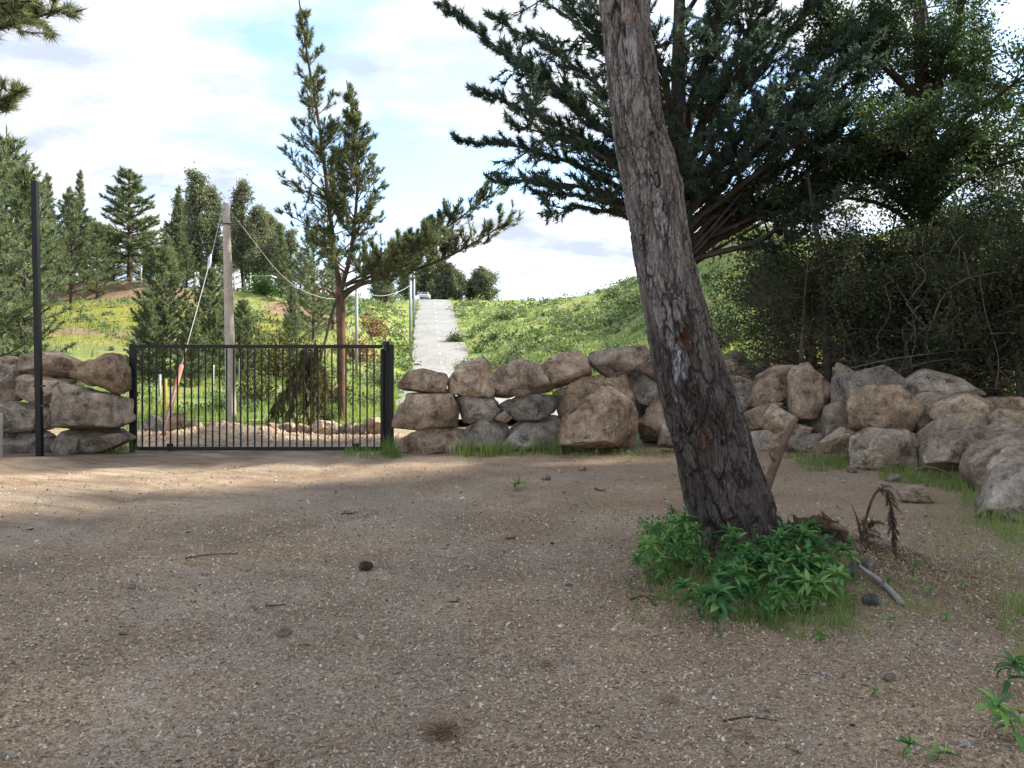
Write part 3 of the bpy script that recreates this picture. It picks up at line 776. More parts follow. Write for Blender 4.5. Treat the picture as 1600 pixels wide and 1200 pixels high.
GL = 'dark boulders stacked beside the latch post'
GM = 'boulders walled up beyond the gate guide post'
GR = 'tan boulders heaped along the thicket edge'
GB = 'small rocks lining the track behind the gate'
ROCKS = [
 # (label, depth Y, outline, group, tone)
 ("low tan boulder crowning the gate-side stack at the picture edge", 15.3, [(-14,565),(0,560),(20,557),(38,562),(42,580),(40,592),(-14,592)], GL, 0),
 ("rounded grey-faced boulder cut by the picture edge under a low tan one", 14.9, [(-30,575),(0,572),(26,570),(41,580),(40,600),(34,624),(0,632),(-30,630)], GL, .7),
 ("flat tan slab topping the stack behind the tall black pole", 15.0, [(39,562),(65,549),(88,552),(131,572),(116,597),(60,590),(40,584)], GL, 0),
 ("brown boulder wedged under the flat tan slab behind the pole", 14.8, [(32,590),(56,586),(110,598),(98,628),(56,632),(32,620)], GL, 0),
 ("rounded tan boulder perched highest beside the gate latch post", 14.7, [(115,588),(130,571),(165,553),(186,556),(199,580),(199,612),(182,614),(152,604)], GL, 0),
 ("largest dark boulder of the stack, under the perched rounded tan one", 14.5, [(98,610),(117,601),(173,613),(200,627),(200,664),(182,672),(98,672),(86,656)], GL, .35),
 ("wide grey boulder low behind the foot of the tall pole", 14.7, [(-30,632),(26,627),(86,632),(89,656),(84,672),(35,675),(-30,672)], GL, .75),
 ("dark half-buried bottom boulder behind the tall pole's foot", 14.7, [(0,672),(56,671),(84,680),(86,712),(0,712)], GL, .6),
 ("dark bottom boulder under the largest one, by the latch post", 14.6, [(88,674),(190,671),(203,680),(203,712),(88,712)], GL, .6),

 ("small flat-topped brown boulder topping the column beside the guide post", 14.95, [(622,602),(640,579),(666,577),(695,584),(700,598),(696,615),(632,614)], GM, 0),
 ("squarish brown boulder in the middle of the column beside the guide post", 14.85, [(616,655),(638,615),(706,615),(713,632),(710,668),(672,673),(617,668)], GM, 0),
 ("grey-brown bottom boulder of the column beside the guide post", 14.8, [(615,680),(630,669),(695,672),(716,676),(722,692),(700,708),(657,713),(620,708)], GM, .2),
 ("blocky grey-brown top boulder, second along the wall from the gate", 15.0, [(700,593),(715,571),(761,559),(770,572),(772,608),(762,618),(703,616)], GM, .25),
 ("smaller block with a dark end under the blocky second top boulder", 14.9, [(713,622),(726,618),(772,620),(781,640),(771,657),(718,660)], GM, .3),
 ("tiny wedge stone chocked between the wall courses", 14.7, [(774,654),(787,643),(799,653),(796,659),(774,659)], GM, .2),
 ("mossy dark bottom boulder in tall grass below the dark-ended block", 14.9, [(718,668),(726,657),(786,656),(793,676),(787,708),(722,710)], GM, .8),
 ("long grey bottom boulder in tall grass next to the biggest boulder", 15.0, [(782,668),(801,653),(880,652),(882,670),(876,705),(782,706)], GM, .95),
 ("round brown top boulder with a dark grey patch on its face", 15.0, [(770,592),(784,572),(810,563),(839,569),(851,587),(861,614),(816,621),(771,618)], GM, .35),
 ("dark flat boulder lying under the round dark-patched one", 15.0, [(780,634),(801,620),(866,617),(870,640),(853,651),(801,655),(786,645)], GM, .95),
 ("tilted purplish boulder with pale veins on top of the wall", 15.05, [(848,571),(859,560),(902,547),(917,558),(923,585),(888,599),(856,607),(849,594)], GM, .3),
 ("wide grey flat-topped boulder, uppermost beside the leaning trunk", 15.3, [(920,568),(936,547),(1004,541),(1012,558),(974,579),(925,589)], GM, .4),
 ("slanting slab leaning behind the biggest boulder", 15.3, [(866,614),(905,592),(940,588),(934,618),(890,650),(875,652)], GM, 0),
 ("brown block jammed above the shoulder of the biggest boulder", 15.4, [(926,590),(977,580),(982,598),(990,617),(984,632),(957,620),(931,604)], GM, .1),
 ("biggest brown boulder, a tall wedge on the ground beside the long grass", 14.7, [(872,703),(882,653),(905,624),(942,603),(974,618),(990,644),(995,676),(990,696),(945,705)], GM, .05),
 ("dark tilted slab between the biggest boulder and the leaning trunk", 15.6, [(978,597),(988,576),(1008,586),(1036,611),(1018,635),(985,621)], GM, .9),
 ("brown boulder half hidden above the dark tilted slab by the trunk", 16.0, [(992,575),(1020,557),(1045,570),(1045,602),(1014,592)], GM, .2),
 ("pale slanted boulder low beside the leaning trunk", 15.3, [(997,665),(1028,622),(1064,628),(1064,668),(1025,680),(1000,675)], GM, .3),
 ("small pale stone block on the ground touching the trunk's outline", 14.3, [(1031,667),(1049,664),(1060,692),(1060,700),(1031,697)], GM, .5),
 ("dark boulder filling the gap behind the slanted pale one", 16.2, [(985,625),(1010,610),(1050,605),(1070,640),(1060,690),(1000,690)], GM, .9),

 ("flat tan slab farthest back, just past the trunk", 18.2, [(1118,566),(1130,556),(1150,567),(1168,581),(1140,594),(1116,592)], GR, 0),
 ("small dark rock in grass above the farthest flat slab", 19.0, [(1134,552),(1146,548),(1161,554),(1168,567),(1150,574)], GR, .4),
 ("dark rounded rock beside the short wooden stake", 18.4, [(1164,577),(1180,572),(1192,575),(1192,600),(1165,596)], GR, .8),
 ("low brown rock between the farthest slab and the dark rounded one", 17.6, [(1139,592),(1165,583),(1184,592),(1182,612),(1140,610)], GR, .1),
 ("grey rock against the trunk's edge below the low brown one", 16.8, [(1140,604),(1156,598),(1176,598),(1181,616),(1166,626),(1140,622)], GR, .5),
 ("small squarish rock touching the trunk under the grey one", 16.2, [(1146,620),(1172,620),(1176,643),(1161,652),(1146,650)], GR, .3),
 ("tall pale-brown boulder tilted over, next to the trunk", 15.7, [(1168,642),(1180,604),(1195,576),(1217,573),(1235,592),(1226,620),(1202,636),(1172,643)], GR, .05),
 ("brown rock peeping from behind the two tilted tall boulders", 16.4, [(1212,577),(1232,571),(1246,580),(1245,606),(1222,606)], GR, .1),
 ("tallest upright brown boulder with a pointed base, above the dead stick", 15.0, [(1231,590),(1240,572),(1259,569),(1285,584),(1295,600),(1278,635),(1247,651),(1233,646)], GR, 0),
 ("thin grey rock squeezed between the two tilted tall boulders", 15.6, [(1219,612),(1230,602),(1242,606),(1244,636),(1224,632)], GR, .4),
 ("slab of tan rock lying low under the tilted pale-brown boulder", 15.1, [(1163,651),(1206,631),(1220,634),(1206,658),(1198,674),(1166,676)], GR, .05),
 ("craggy tan rock leaning below the pointed-base boulder", 14.6, [(1190,666),(1214,633),(1243,649),(1243,668),(1217,672),(1204,682)], GR, 0),
 ("low tan rock lying just behind the dead stick", 14.5, [(1214,670),(1244,661),(1268,669),(1266,688),(1215,688)], GR, 0),
 ("grey rock on the ground touching the trunk's far side", 14.5, [(1160,675),(1195,672),(1203,684),(1200,704),(1180,712),(1160,706)], GR, .6),
 ("brown stone between the grey ground rock and the dead stick", 14.35, [(1199,684),(1222,675),(1232,694),(1218,709),(1200,709)], GR, .1),
 ("rounded lichen-grey rock on the ground beside the dead stick", 14.15, [(1228,686),(1247,677),(1274,678),(1281,696),(1272,711),(1240,714),(1228,706)], GR, .7),
 ("blocky tan rock standing upright between grey and rounded boulders", 14.4, [(1284,684),(1287,637),(1300,629),(1319,630),(1340,662),(1330,680),(1292,690)], GR, 0),
 ("shadowed grey slab behind the upright blocky tan rock", 15.1, [(1264,650),(1282,626),(1300,619),(1319,627),(1312,645),(1290,670),(1282,688),(1265,686)], GR, .7),
 ("narrow tan boulder standing up at the back against the thicket", 15.4, [(1300,580),(1310,568),(1337,579),(1330,592),(1317,617),(1301,609)], GR, 0),
 ("small grey stone in the gap before the narrow back boulder", 15.0, [(1288,609),(1300,602),(1314,615),(1306,628),(1287,624)], GR, .9),
 ("big lichen-grey boulder with a white-speckled top before the thicket", 14.1, [(1309,589),(1322,580),(1377,574),(1408,585),(1421,602),(1414,632),(1392,655),(1344,664),(1325,650),(1315,620)], GR, .75),
 ("large round tan boulder resting on the wide flat-faced block", 12.9, [(1336,638),(1347,617),(1362,603),(1390,603),(1418,617),(1432,637),(1429,668),(1415,678),(1360,673),(1341,663)], GR, 0),
 ("long grey hump-backed boulder on the crest before the thicket", 14.3, [(1409,600),(1430,583),(1455,578),(1472,585),(1500,588),(1521,605),(1518,624),(1482,634),(1430,636),(1413,620)], GR, .7),
 ("tan egg-shaped boulder beside the large round one", 13.0, [(1424,652),(1440,627),(1465,615),(1494,620),(1488,640),(1464,668),(1447,678),(1430,672)], GR, 0),
 ("brown sloping boulder behind the notched one", 12.6, [(1455,655),(1470,632),(1495,619),(1520,616),(1548,626),(1546,650),(1535,668),(1490,672)], GR, .1),
 ("notched brown boulder between the flat-faced block and the long slab", 12.1, [(1453,664),(1467,651),(1495,654),(1520,646),(1552,663),(1530,690),(1495,705),(1462,722),(1438,730),(1435,694)], GR, 0),
 ("brown rock at the crest near the picture edge, by tall grass", 12.9, [(1538,656),(1555,625),(1580,621),(1600,625),(1622,635),(1622,660),(1555,666)], GR, .1),
 ("small low tan rock in front of the crest rock near the picture edge", 12.2, [(1548,658),(1560,641),(1590,640),(1618,647),(1618,676),(1558,674)], GR, 0),
 ("wide flat-faced block with a pale wavy rim, on the ground", 12.35, [(1332,702),(1339,687),(1360,673),(1390,671),(1446,678),(1441,700),(1438,733),(1400,740),(1360,738),(1332,730)], GR, .15),
 ("pale sloping rock leaning on the end of the flat-faced block", 13.5, [(1274,703),(1285,689),(1312,676),(1347,669),(1342,690),(1329,710),(1300,717),(1278,717)], GR, .15),
 ("long tan slab-like boulder running out of the picture edge", 11.2, [(1456,728),(1465,710),(1482,689),(1507,681),(1545,669),(1600,656),(1660,660),(1660,715),(1560,735),(1525,742),(1505,748),(1485,748),(1464,742)], GR, 0),
 ("rounded brown boulder with grey crust in front of the long slab", 10.1, [(1505,742),(1512,716),(1537,694),(1570,681),(1600,689),(1640,706),(1630,750),(1570,768),(1535,776),(1510,768)], GR, .25),
 ("pale grey rock between the crusted boulder and the nearest one", 9.3, [(1550,740),(1562,721),(1587,704),(1630,700),(1640,760),(1560,760)], GR, .5),
 ("nearest grey boulder at the picture edge, with grass before it", 8.25, [(1525,808),(1531,770),(1550,746),(1575,734),(1620,728),(1670,760),(1670,815),(1575,826),(1538,820)], GR, .7),

 ("grey rock at the start of the row, behind the latch end of the gate", 19.3, [(228,654),(241,649),(256,659),(254,678),(227,678)], GB, .6),
 ("brown round rock of the row, beside the striped guard tube", 19.2, [(258,670),(270,648),(282,646),(288,656),(289,680),(258,680)], GB, .1),
 ("pale flat stone of the row next to the brown round rock", 19.2, [(293,664),(309,659),(316,669),(314,684),(296,684)], GB, .3),
 ("low stone half sunk in the soil heap by the wooden pole", 19.2, [(321,664),(348,658),(361,663),(358,676),(323,676)], GB, .1),
 ("tan stone of the row under the drooping bush, nearest the soil heap", 18.8, [(410,666),(420,661),(435,665),(437,682),(411,682)], GB, 0),
 ("tan stone of the row, second from the soil heap", 18.8, [(437,664),(448,661),(461,662),(464,681),(440,682)], GB, .1),
 ("rounded tan stone of the row below the middle of the drooping bush", 18.8, [(462,669),(468,662),(485,668),(485,682),(463,682)], GB, 0),
 ("widest tan rock of the row, at the broken branch's foot", 18.9, [(486,672),(498,656),(514,659),(526,669),(522,682),(490,682)], GB, 0),
 ("tan rock of the row right before the two-stemmed pine's trunk", 18.9, [(512,664),(526,661),(540,668),(541,682),(517,682)], GB, .15),
 ("small tan stone of the row just past the pine's trunk", 18.9, [(537,664),(545,659),(554,661),(557,680),(540,680)], GB, 0),
 ("smallest stone of the row, between two tan ones past the pine's trunk", 18.95, [(554,666),(567,661),(571,672),(568,679),(555,679)], GB, .3),
 ("large tan rock ending the row at the guide post", 19.0, [(570,658),(582,653),(600,661),(603,680),(579,682),(571,670)], GB, 0),
 ("boulder of the wall almost wholly hidden by the leaning trunk", 15.6, [(1066,702),(1070,640),(1095,622),(1128,632),(1136,680),(1125,706)], GM, .3),
 ("upper boulder of the wall almost wholly hidden by the leaning trunk", 16.0, [(1060,628),(1072,596),(1100,586),(1126,600),(1130,628),(1095,640)], GM, .1),
]
for k, (lab, Y, px, grp, tone) in enumerate(ROCKS):
    rock(lab, Y, px, grp, 100 + k, depth=1.15 if grp != GB else .9, sharp=(45.0 + 60 * ((k * 7) % 5) / 4.0), tone=tone)

# loose stones lying on the yard
LOOSE = [
 ("small flat-topped tan boulder lying alone before the heap", 9.25, [(1404,764),(1422,756),(1457,759),(1463,771),(1446,784),(1412,778)], .1),
 ("pale stone in grass at the foot of the flat-faced block", 11.0, [(1388,740),(1398,737),(1408,739),(1408,749),(1389,750)], .4),
 ("pale pebble in grass at the foot of the pale sloping rock", 11.9, [(1324,728),(1331,725),(1338,730),(1337,738),(1325,738)], .5),
 ("dark pointed stone on the bare yard, far out before the gate", 8.5, [(533,802),(541,794),(549,795),(554,802),(545,805),(536,805)], .6),
 ("pale angular stone in the middle of the gravel yard", 4.62, [(434,992),(441,982),(449,986),(455,994),(446,998),(437,997)], .3),
 ("grey flat stone of the yard, near the small green sprout", 11.0, [(846,747),(852,741),(860,744),(860,750),(848,751)], .7),
 ("brown clod of soil on the yard before the long-grass boulders", 12.2, [(904,737),(908,732),(915,734),(916,740),(905,740)], .1),
 ("white flat stone on the grey gravel patch", 7.3, [(789,839),(797,835),(806,837),(808,841),(790,842)], .2),
 ("reddish lump on the needle litter beyond the pine cone", 5.3, [(700,942),(708,937),(718,941),(716,947),(703,947)], 0),
 ("dark pebble pair's larger stone on the sandy strip", 5.6, [(202,942),(206,937),(212,940),(212,946),(204,947)], .9),
 ("small pale chip stone on the litter beside a green seedling", 3.85, [(1381,1086),(1389,1080),(1399,1084),(1397,1091),(1384,1091)], .3),
 ("rounded tan clod at the edge of the trunk's mound", 4.9, [(1540,870),(1546,864),(1553,868),(1552,874),(1541,875)], 0),
]
for k, (lab, Y, px, tone) in enumerate(LOOSE):
    rock(lab, Y, px, 'loose stones on the yard', 300 + k, depth=1.4, sharp=14, sub=4 if k else 5, name='loose_stone', cat='stone', ground=True, tone=tone)

# ------------------------------------------------------------------ plants: shared builders
M_PINE = m_leaf('pine_needles', (.055, .072, .052), (.115, .135, .085), (.22, .225, .135), .50)
M_FARPINE = m_leaf('far_pine_needles', (.085, .115, .088), (.165, .20, .135), (.27, .29, .19), .45)
M_CYP = m_leaf('cypress_sprays', (.034, .058, .048), (.062, .098, .076), (.105, .145, .105), .38, tint=(1.05, 1.2, .85))
M_EUC = m_leaf('eucalyptus_leaves', (.085, .105, .085), (.165, .185, .135), (.29, .29, .20), .38)
M_BROAD = m_leaf('broad_leaves', (.036, .066, .024), (.075, .125, .042), (.145, .205, .070), .45)
M_BTREE = m_leaf('dark_tree_leaves', (.028, .052, .030), (.055, .090, .046), (.11, .15, .070), .38, tint=(1.05, 1.2, .7))
M_DARK = m_leaf('thicket_leaves', (.026, .036, .020), (.050, .066, .034), (.095, .115, .055), .32)
M_DEAD = m_leaf('dead_needles', (.05, .030, .018), (.13, .075, .040), (.24, .145, .075), .15, tint=(1.1, 1.0, .8))
M_GRASS = m_leaf('grass_blades', (.080, .145, .038), (.19, .275, .075), (.45, .43, .22), .45)
M_SCRUB = m_leaf('scrub_leaves', (.038, .068, .038), (.115, .165, .080), (.29, .30, .165), .33)
M_WEED = m_leaf('weed_leaves', (.034, .105, .036), (.080, .205, .060), (.22, .37, .10), .35, .6, .25)
M_WOOD = m_plain('grey_brown_bark', (.095, .072, .056), .95, .1, .4, 7.0, 0, .6, 45)
M_TWIG = m_plain('thicket_twigs', (.125, .095, .075), .95, .1, .4, 7.0)
M_DARKWOOD = m_plain('dark_twig_bark', (.070, .054, .045), .95, .1, .4, 7.0, 0, .4, 45)
M_REDWOOD = m_plain('reddish_pine_bark', (.150, .090, .062), .95, .1, .4, 6.0, 0, .7, 30)

def needles(Pp, D, n, L, W, spread, rs, back=0.5, tone=None, droop=0.0):
    """needle fans: n thin blades round every shoot"""
    Pp = np.repeat(Pp, n, 0); D = np.repeat(unit(D), n, 0); m = len(Pp)
    d = unit(D + spread * rs.normal(size=(m, 3)) * .6 + [0, 0, -droop])
    ln = L * rs.uniform(.6, 1.15, m)[:, None]
    base = Pp - D * (rs.random(m)[:, None] * back)
    s = unit(np.cross(d, rs.normal(size=(m, 3)))) * W / 2
    V = np.stack([base - s, base + s, base + d * ln], 1).reshape(-1, 3)
    F = np.arange(m * 3).reshape(-1, 3)
    tn = np.repeat(rs.random(m // n) if tone is None else tone, n) * .75 + rs.random(m) * .25
    return V, F, np.repeat(tn, 3)

def leafquads(Pp, n, size, rs, spread=.15, D=None, narrow=.32, droop=.2, tone=None):
    Pp = np.repeat(Pp, n, 0); m = len(Pp)
    a = unit(rs.normal(size=(m, 3)) + [0, 0, -droop] + (np.repeat(unit(D), n, 0) * .9 if D is not None else 0))
    b = unit(np.cross(a, rs.normal(size=(m, 3))))
    sz = size * rs.uniform(.6, 1.2, m)[:, None]
    q = Pp + rs.normal(size=(m, 3)) * spread
    c = np.cross(a, b) * sz * .08
    V = np.stack([q, q + a * sz * .5 + b * sz * narrow + c, q + a * sz, q + a * sz * .5 - b * sz * narrow + c], 1).reshape(-1, 3)
    i = np.arange(m)[:, None] * 4
    F = np.concatenate([i + [0, 1, 2], i + [0, 2, 3]])
    tn = np.repeat(rs.random(m // n) if tone is None else tone, n) * .65 + rs.random(m) * .35
    return V, F, np.repeat(tn, 4)

def sticks(A, B, ra, rb):
    A = np.asarray(A, float); B = np.asarray(B, float); m = len(A)
    t = unit(B - A); ref = np.where(np.abs(t[:, 2:3]) > .8, [[1., 0, 0]], [[0, 0, 1.]])
    a = unit(np.cross(t, ref)); b = np.cross(t, a)
    V = []
    for (Q, r) in ((A, ra), (B, rb)):
        r = np.broadcast_to(r, (m,))[:, None]
        for k in range(3):
            th = 2 * math.pi * k / 3
            V.append(Q + r * (math.cos(th) * a + math.sin(th) * b))
    V = np.stack(V, 1).reshape(-1, 3)
    i = np.arange(m)[:, None] * 6
    F = np.concatenate([i + [0, 1, 4, 3], i + [1, 2, 5, 4], i + [2, 0, 3, 5]])
    return V, F

class Grow:
    """collects limbs (tubes), twigs (thin prisms) and shoot tips of one tree"""
    def __init__(s, seed):
        s.rs = np.random.default_rng(seed); s.wood = MB(); s.SA = []; s.SB = []; s.SR = []; s.Pp = []; s.D = []
    def arc(s, p, d, L, n=7, up=0.0, wob=.08):
        p = np.asarray(p, float); d = unit(d); pts = [p]
        for _ in range(n - 1):
            d = unit(d + np.array([0, 0, up / n]) + s.rs.normal(size=3) * wob)
            p = p + d * L / (n - 1); pts.append(p)
        return np.array(pts)
    def limb(s, pts, r0, r1, sides=7, mb=None):
        pts = np.asarray(pts, float)
        (mb or s.wood).tube(pts, np.linspace(r0, r1, len(pts)), sides)
    def twigs(s, path, n, L, start=.25, ang=.9, up=.25, flat=.6, shoots=4, r=.008, sub=0, taper=.65, tip=True, jit=.35):
        rs = s.rs; path = np.asarray(path, float)
        seg = np.linalg.norm(np.diff(path, axis=0), axis=1); cum = np.r_[0, np.cumsum(seg)]; tot = cum[-1]
        for k in range(n):
            f = start + (1 - start) * (k + rs.random()) / n
            q = np.array([np.interp(f * tot, cum, path[:, i]) for i in range(3)])
            j = min(max(np.searchsorted(cum, f * tot) - 1, 0), len(seg) - 1)
            T = (path[j + 1] - path[j]) / max(seg[j], 1e-6)
            hs = np.cross(T, [0, 0, 1.0]); hn = np.linalg.norm(hs)
            hs = hs / hn if hn > .15 else unit(rs.normal(size=3))
            if rs.random() < .5: hs = -hs
            o = unit(rs.normal(size=3)); o = o - T * (o @ T)
            side = unit(hs * flat + o * (1 - flat))
            a = ang * rs.uniform(1 - jit, 1 + jit)
            d = unit(T * math.cos(a) + side * math.sin(a))
            l = L * (1 - taper * (f - start) / (1 - start + 1e-6)) * rs.uniform(.55, 1.15)
            m = q + d * l * .5; d2 = unit(d + [0, 0, up]); e = m + d2 * l * .5
            if sub or r > .0065: s.SA += [q, m]; s.SB += [m, e]; s.SR += [(r, r * .75), (r * .75, r * .4)]
            else: s.SA.append(q); s.SB.append(e); s.SR.append((r, r * .4))
            if sub:
                s.twigs(np.array([q, m, e]), sub, l * .55, .2, ang, up, flat, shoots, r * .6, 0, .5, False)
            for g in np.linspace(.25, 1, shoots):
                if g < .5: s.Pp.append(q + (m - q) * g * 2); s.D.append(d)
                else: s.Pp.append(m + (e - m) * (g * 2 - 1)); s.D.append(d2)
        if tip:
            T = unit(path[-1] - path[-2]); s.Pp.append(path[-1]); s.D.append(T)
    def shoots(s):
        return np.array(s.Pp), np.array(s.D)
    def twigmesh(s):
        r = np.array(s.SR)
        V, F = sticks(s.SA, s.SB, r[:, 0], r[:, 1])
        return s.wood.add(V, F)

def crown(name, parts, mat, parent):
    mb = MB()
    for V, F, tn in parts: mb.add(V, F, tn)
    o = mb.build(name, mat, parent)
    return tag(o, kind='stuff')

def copy_tree(src, loc, s, rz, label, group):
    r = src.copy(); COL.objects.link(r)
    r.location = tuple(float(q) for q in loc); r.scale = (s[0], s[0], s[1]) if isinstance(s, tuple) else (s, s, s); r.rotation_euler = (0, 0, rz)
    r['label'] = label
    if group: r['group'] = group
    for ch in src.children:
        c = ch.copy(); COL.objects.link(c); c.parent = r
        for g in ch.children:
            d = g.copy(); COL.objects.link(d); d.parent = c
    return r

def conifer(name, label, Ht, r0, base, Lmax, gap, nb, seed, mat, nl, nw, nn=7, up=.35, elev=.15, shape=.8, ragged=.3, twn=9, twl=.45, spread=.9, shoots=3, group=None, wood=None):
    """whorled conifer of height Ht standing at the origin"""
    g = Grow(seed); rs = g.rs
    root = empty(name, (0, 0, 0), label, 'tree', group)
    n = 12
    z = np.linspace(-.3, Ht, n)
    tr = np.stack([.04 * Ht * .2 * np.cumsum(rs.normal(size=n)) * .3, .04 * Ht * .2 * np.cumsum(rs.normal(size=n)) * .3, z], -1)
    tb = MB(); tb.tube(tr, np.linspace(r0, .02, n), 8)
    zz = base
    while zz < Ht - .25:
        f = (zz - base) / (Ht - base)
        L = Lmax * ((1 - f) ** shape) * (0.72 + .28 * min(1, f / .12)) + .18
        for k in range(nb):
            if rs.random() < .12: continue
            a = 2 * math.pi * (k + rs.random() * .9) / nb
            l = L * rs.uniform(1 - ragged, 1 + ragged * .5)
            e = elev + .5 * f + rs.normal() * .12
            q = np.array([np.interp(zz, z, tr[:, 0]), np.interp(zz, z, tr[:, 1]), zz + rs.uniform(-.12, .12)])
            path = g.arc(q, [math.cos(a) * math.cos(e), math.sin(a) * math.cos(e), math.sin(e)], l, 6, up, .05)
            g.limb(path, max(.012, .018 * l + .01), .006, 4)
            g.twigs(path, max(3, int(twn * (l / Lmax) ** .8)), twl * (.4 + .6 * l / Lmax), .18, .8, .25, .65, shoots, .007)
        zz += gap * (1 - .35 * f) * rs.uniform(.8, 1.2)
    g.Pp.append(tr[-1]); g.D.append(np.array([0, 0, 1.]))
    Pp, D = g.shoots()
    tb.build('trunk', wood or M_WOOD, root, True)
    g.twigmesh().build('branches', wood or M_WOOD, root)
    crown('crown', [needles(Pp, D, nn, nl, nw, spread, rs, back=nl * .9)], mat, root)
    return root

def broadleaf(name, label, Ht, r0, base, Wd, seed, mat, size, nl, nlimb=12, up=.8, group=None, wood=None, cat='tree', multi=1, elev=.7, twn=9, narrow=.28, shoots=3, droop=.5, spread=.14):
    g = Grow(seed); rs = g.rs
    root = empty(name, (0, 0, 0), label, cat, group)
    tb = MB()
    for q in range(multi):
        n = 9; z = np.linspace(-.25, Ht * rs.uniform(.8, 1) if q else Ht, n)
        lean = rs.normal(size=2) * (.12 if multi > 1 else .03)
        tr = np.stack([lean[0] * z + .02 * Ht * np.cumsum(rs.normal(size=n)) * .4, lean[1] * z + .02 * Ht * np.cumsum(rs.normal(size=n)) * .4, z], -1)
        tb.tube(tr, np.linspace(r0, r0 * .12, n), 7)
        for k in range(nlimb):
            f = base + (1 - base) * (k + rs.random()) / nlimb
            zz = f * z[-1]
            p = np.array([np.interp(zz, z, tr[:, 0]), np.interp(zz, z, tr[:, 1]), zz])
            a = rs.random() * 6.283
            ff = (f - base) / (1 - base)
            l = Wd * (math.sin(math.pi * min(1, ff * .80 + .22)) * .8 + .25) * rs.uniform(.7, 1.15)
            path = g.arc(p, [math.cos(a), math.sin(a), math.tan(elev)], l, 6, up, .10)
            g.limb(path, max(.012, .02 * l), .006, 5)
            g.twigs(path, twn, .42 * l + .1, .15, .8, .3, .2, shoots, .007, sub=2)
    Pp, D = g.shoots()
    tb.build('trunk' if cat == 'tree' else 'stem', wood or M_WOOD, root, True)
    g.twigmesh().build('branches', wood or M_WOOD, root)
    crown('crown' if cat == 'tree' else 'foliage', [leafquads(Pp, nl, size, rs, spread, D, narrow, droop)], mat, root)
    return root

# ------------------------------------------------------------------ two-stemmed pine behind the gate
def pxpath(rows, n=14, rs=None):
    """rows of (u, v, depth)"""
    return smooth_path([P(u, v, Y) for u, v, Y in rows], n)

gp = P(535, 664, 23.0)
gpine = empty('pine_tree', (gp[0], 23.0, hz(gp[0], 23.0)), 'two-stemmed pine with one long limb reaching over the hill road', 'tree')
g = Grow(11); rs = g.rs
trunk = pxpath([(535, 672, 23), (534.5, 640, 23), (533, 590, 23), (533, 530, 23), (532, 480, 23), (531, 448, 23)], 26)
tw = MB(); rad = np.interp(np.linspace(0, 1, 26), [0, .1, .55, .8, 1], [.165, .135, .125, .135, .12]) + .006 * rs.normal(size=26)
tw.tube(trunk, rad, 14)
leadA = pxpath([(531, 452, 23), (522, 390, 23.1), (512, 300, 23.2), (500, 205, 23.2), (484, 110, 23.1), (470, 20, 23), (464, -30, 23)], 26)
leadB = pxpath([(532, 455, 23), (546, 405, 22.8), (555, 340, 22.6), (559, 260, 22.6), (551, 185, 22.7), (541, 125, 22.7)], 20)
limbs = [pxpath([(533, 466, 23), (565, 444, 22.9), (630, 427, 22.7), (690, 406, 22.5), (742, 378, 22.4), (797, 345, 22.3)], 16),
         pxpath([(532, 447, 23), (580, 432, 23.3), (640, 402, 23.6), (690, 362, 23.8), (738, 326, 24), (786, 292, 24)], 16),
         pxpath([(532, 450, 23), (562, 432, 22.3), (610, 418, 21.7), (650, 395, 21.3), (680, 372, 21)], 12),
         pxpath([(533, 458, 23), (580, 432, 24), (625, 405, 24.8), (665, 372, 25.4), (690, 345, 25.8)], 12)]
tw.build('trunk', M_REDWOOD, gpine, True)
for pth, r0 in ((leadA, .085), (leadB, .075)):
    MB().tube(pth, np.linspace(r0, .012, len(pth)), 8).build('stem', M_WOOD, gpine, True)
for pth, r0 in zip(limbs, (.075, .055, .045, .045)):
    MB().tube(pth, np.linspace(r0, .012, len(pth)), 8).build('limb', M_WOOD, gpine, True)
dl = MB(); dl.tube(pxpath([(529, 462, 22.9), (520, 485, 22.6), (510, 525, 22.3), (500, 566, 22.0)], 9), np.linspace(.05, .03, 9), 7)
dl.build('hanging_dead_limb', M_WOOD, gpine, True)
dl = MB(); dl.tube(pxpath([(531, 470, 22.9), (515, 456, 22.5), (503, 450, 22.3), (491, 452, 22.2)], 8), np.linspace(.05, .008, 8), 6)
dl.tube(pxpath([(512, 455, 22.5), (508, 450, 22.4), (505, 446, 22.4)], 4), np.linspace(.03, .006, 4), 5)
dl.build('dead_branch', M_REDWOOD, gpine, True)
def dress(path, v_lo, v_hi, lens, gap, nb, elev=.55):
    """whorls of upswept branches up a stem"""
    z0 = EYE + (HOR - v_lo) / FPX * 23; z1 = EYE + (HOR - v_hi) / FPX * 23
    z = z0
    while z < z1:
        f = (z - z0) / (z1 - z0)
        L = np.interp(f, lens[0], lens[1])
        q = np.array([np.interp(z, path[:, 2], path[:, i]) for i in range(3)])
        for k in range(nb):
            if rs.random() < .22: continue
            a = 2 * math.pi * (k + rs.random()) / nb
            l = L * rs.uniform(.55, 1.25); e = elev + .35 * f + rs.normal() * .15
            pth = g.arc(q + [0, 0, rs.uniform(-.1, .1)], [math.cos(a) * math.cos(e), math.sin(a) * math.cos(e), math.sin(e)], l, 6, .5, .07)
            g.limb(pth, max(.012, .016 * l), .006, 4)
            g.twigs(pth, max(4, int(8 * l)), .50 * (.5 + .5 * l), .22, .75, .6, .35, 3, .006, sub=1)
        z += gap * rs.uniform(.75, 1.25) * (1 - .3 * f)
dress(leadA, 400, 10, ([0, .15, .35, .6, .8, .9, 1], [1.5, 1.75, 1.25, .72, .50, .34, .15]), .55, 6)
dress(leadB, 425, 150, ([0, .3, .6, .85, 1], [1.45, 1.25, .85, .36, .15]), .47, 6)
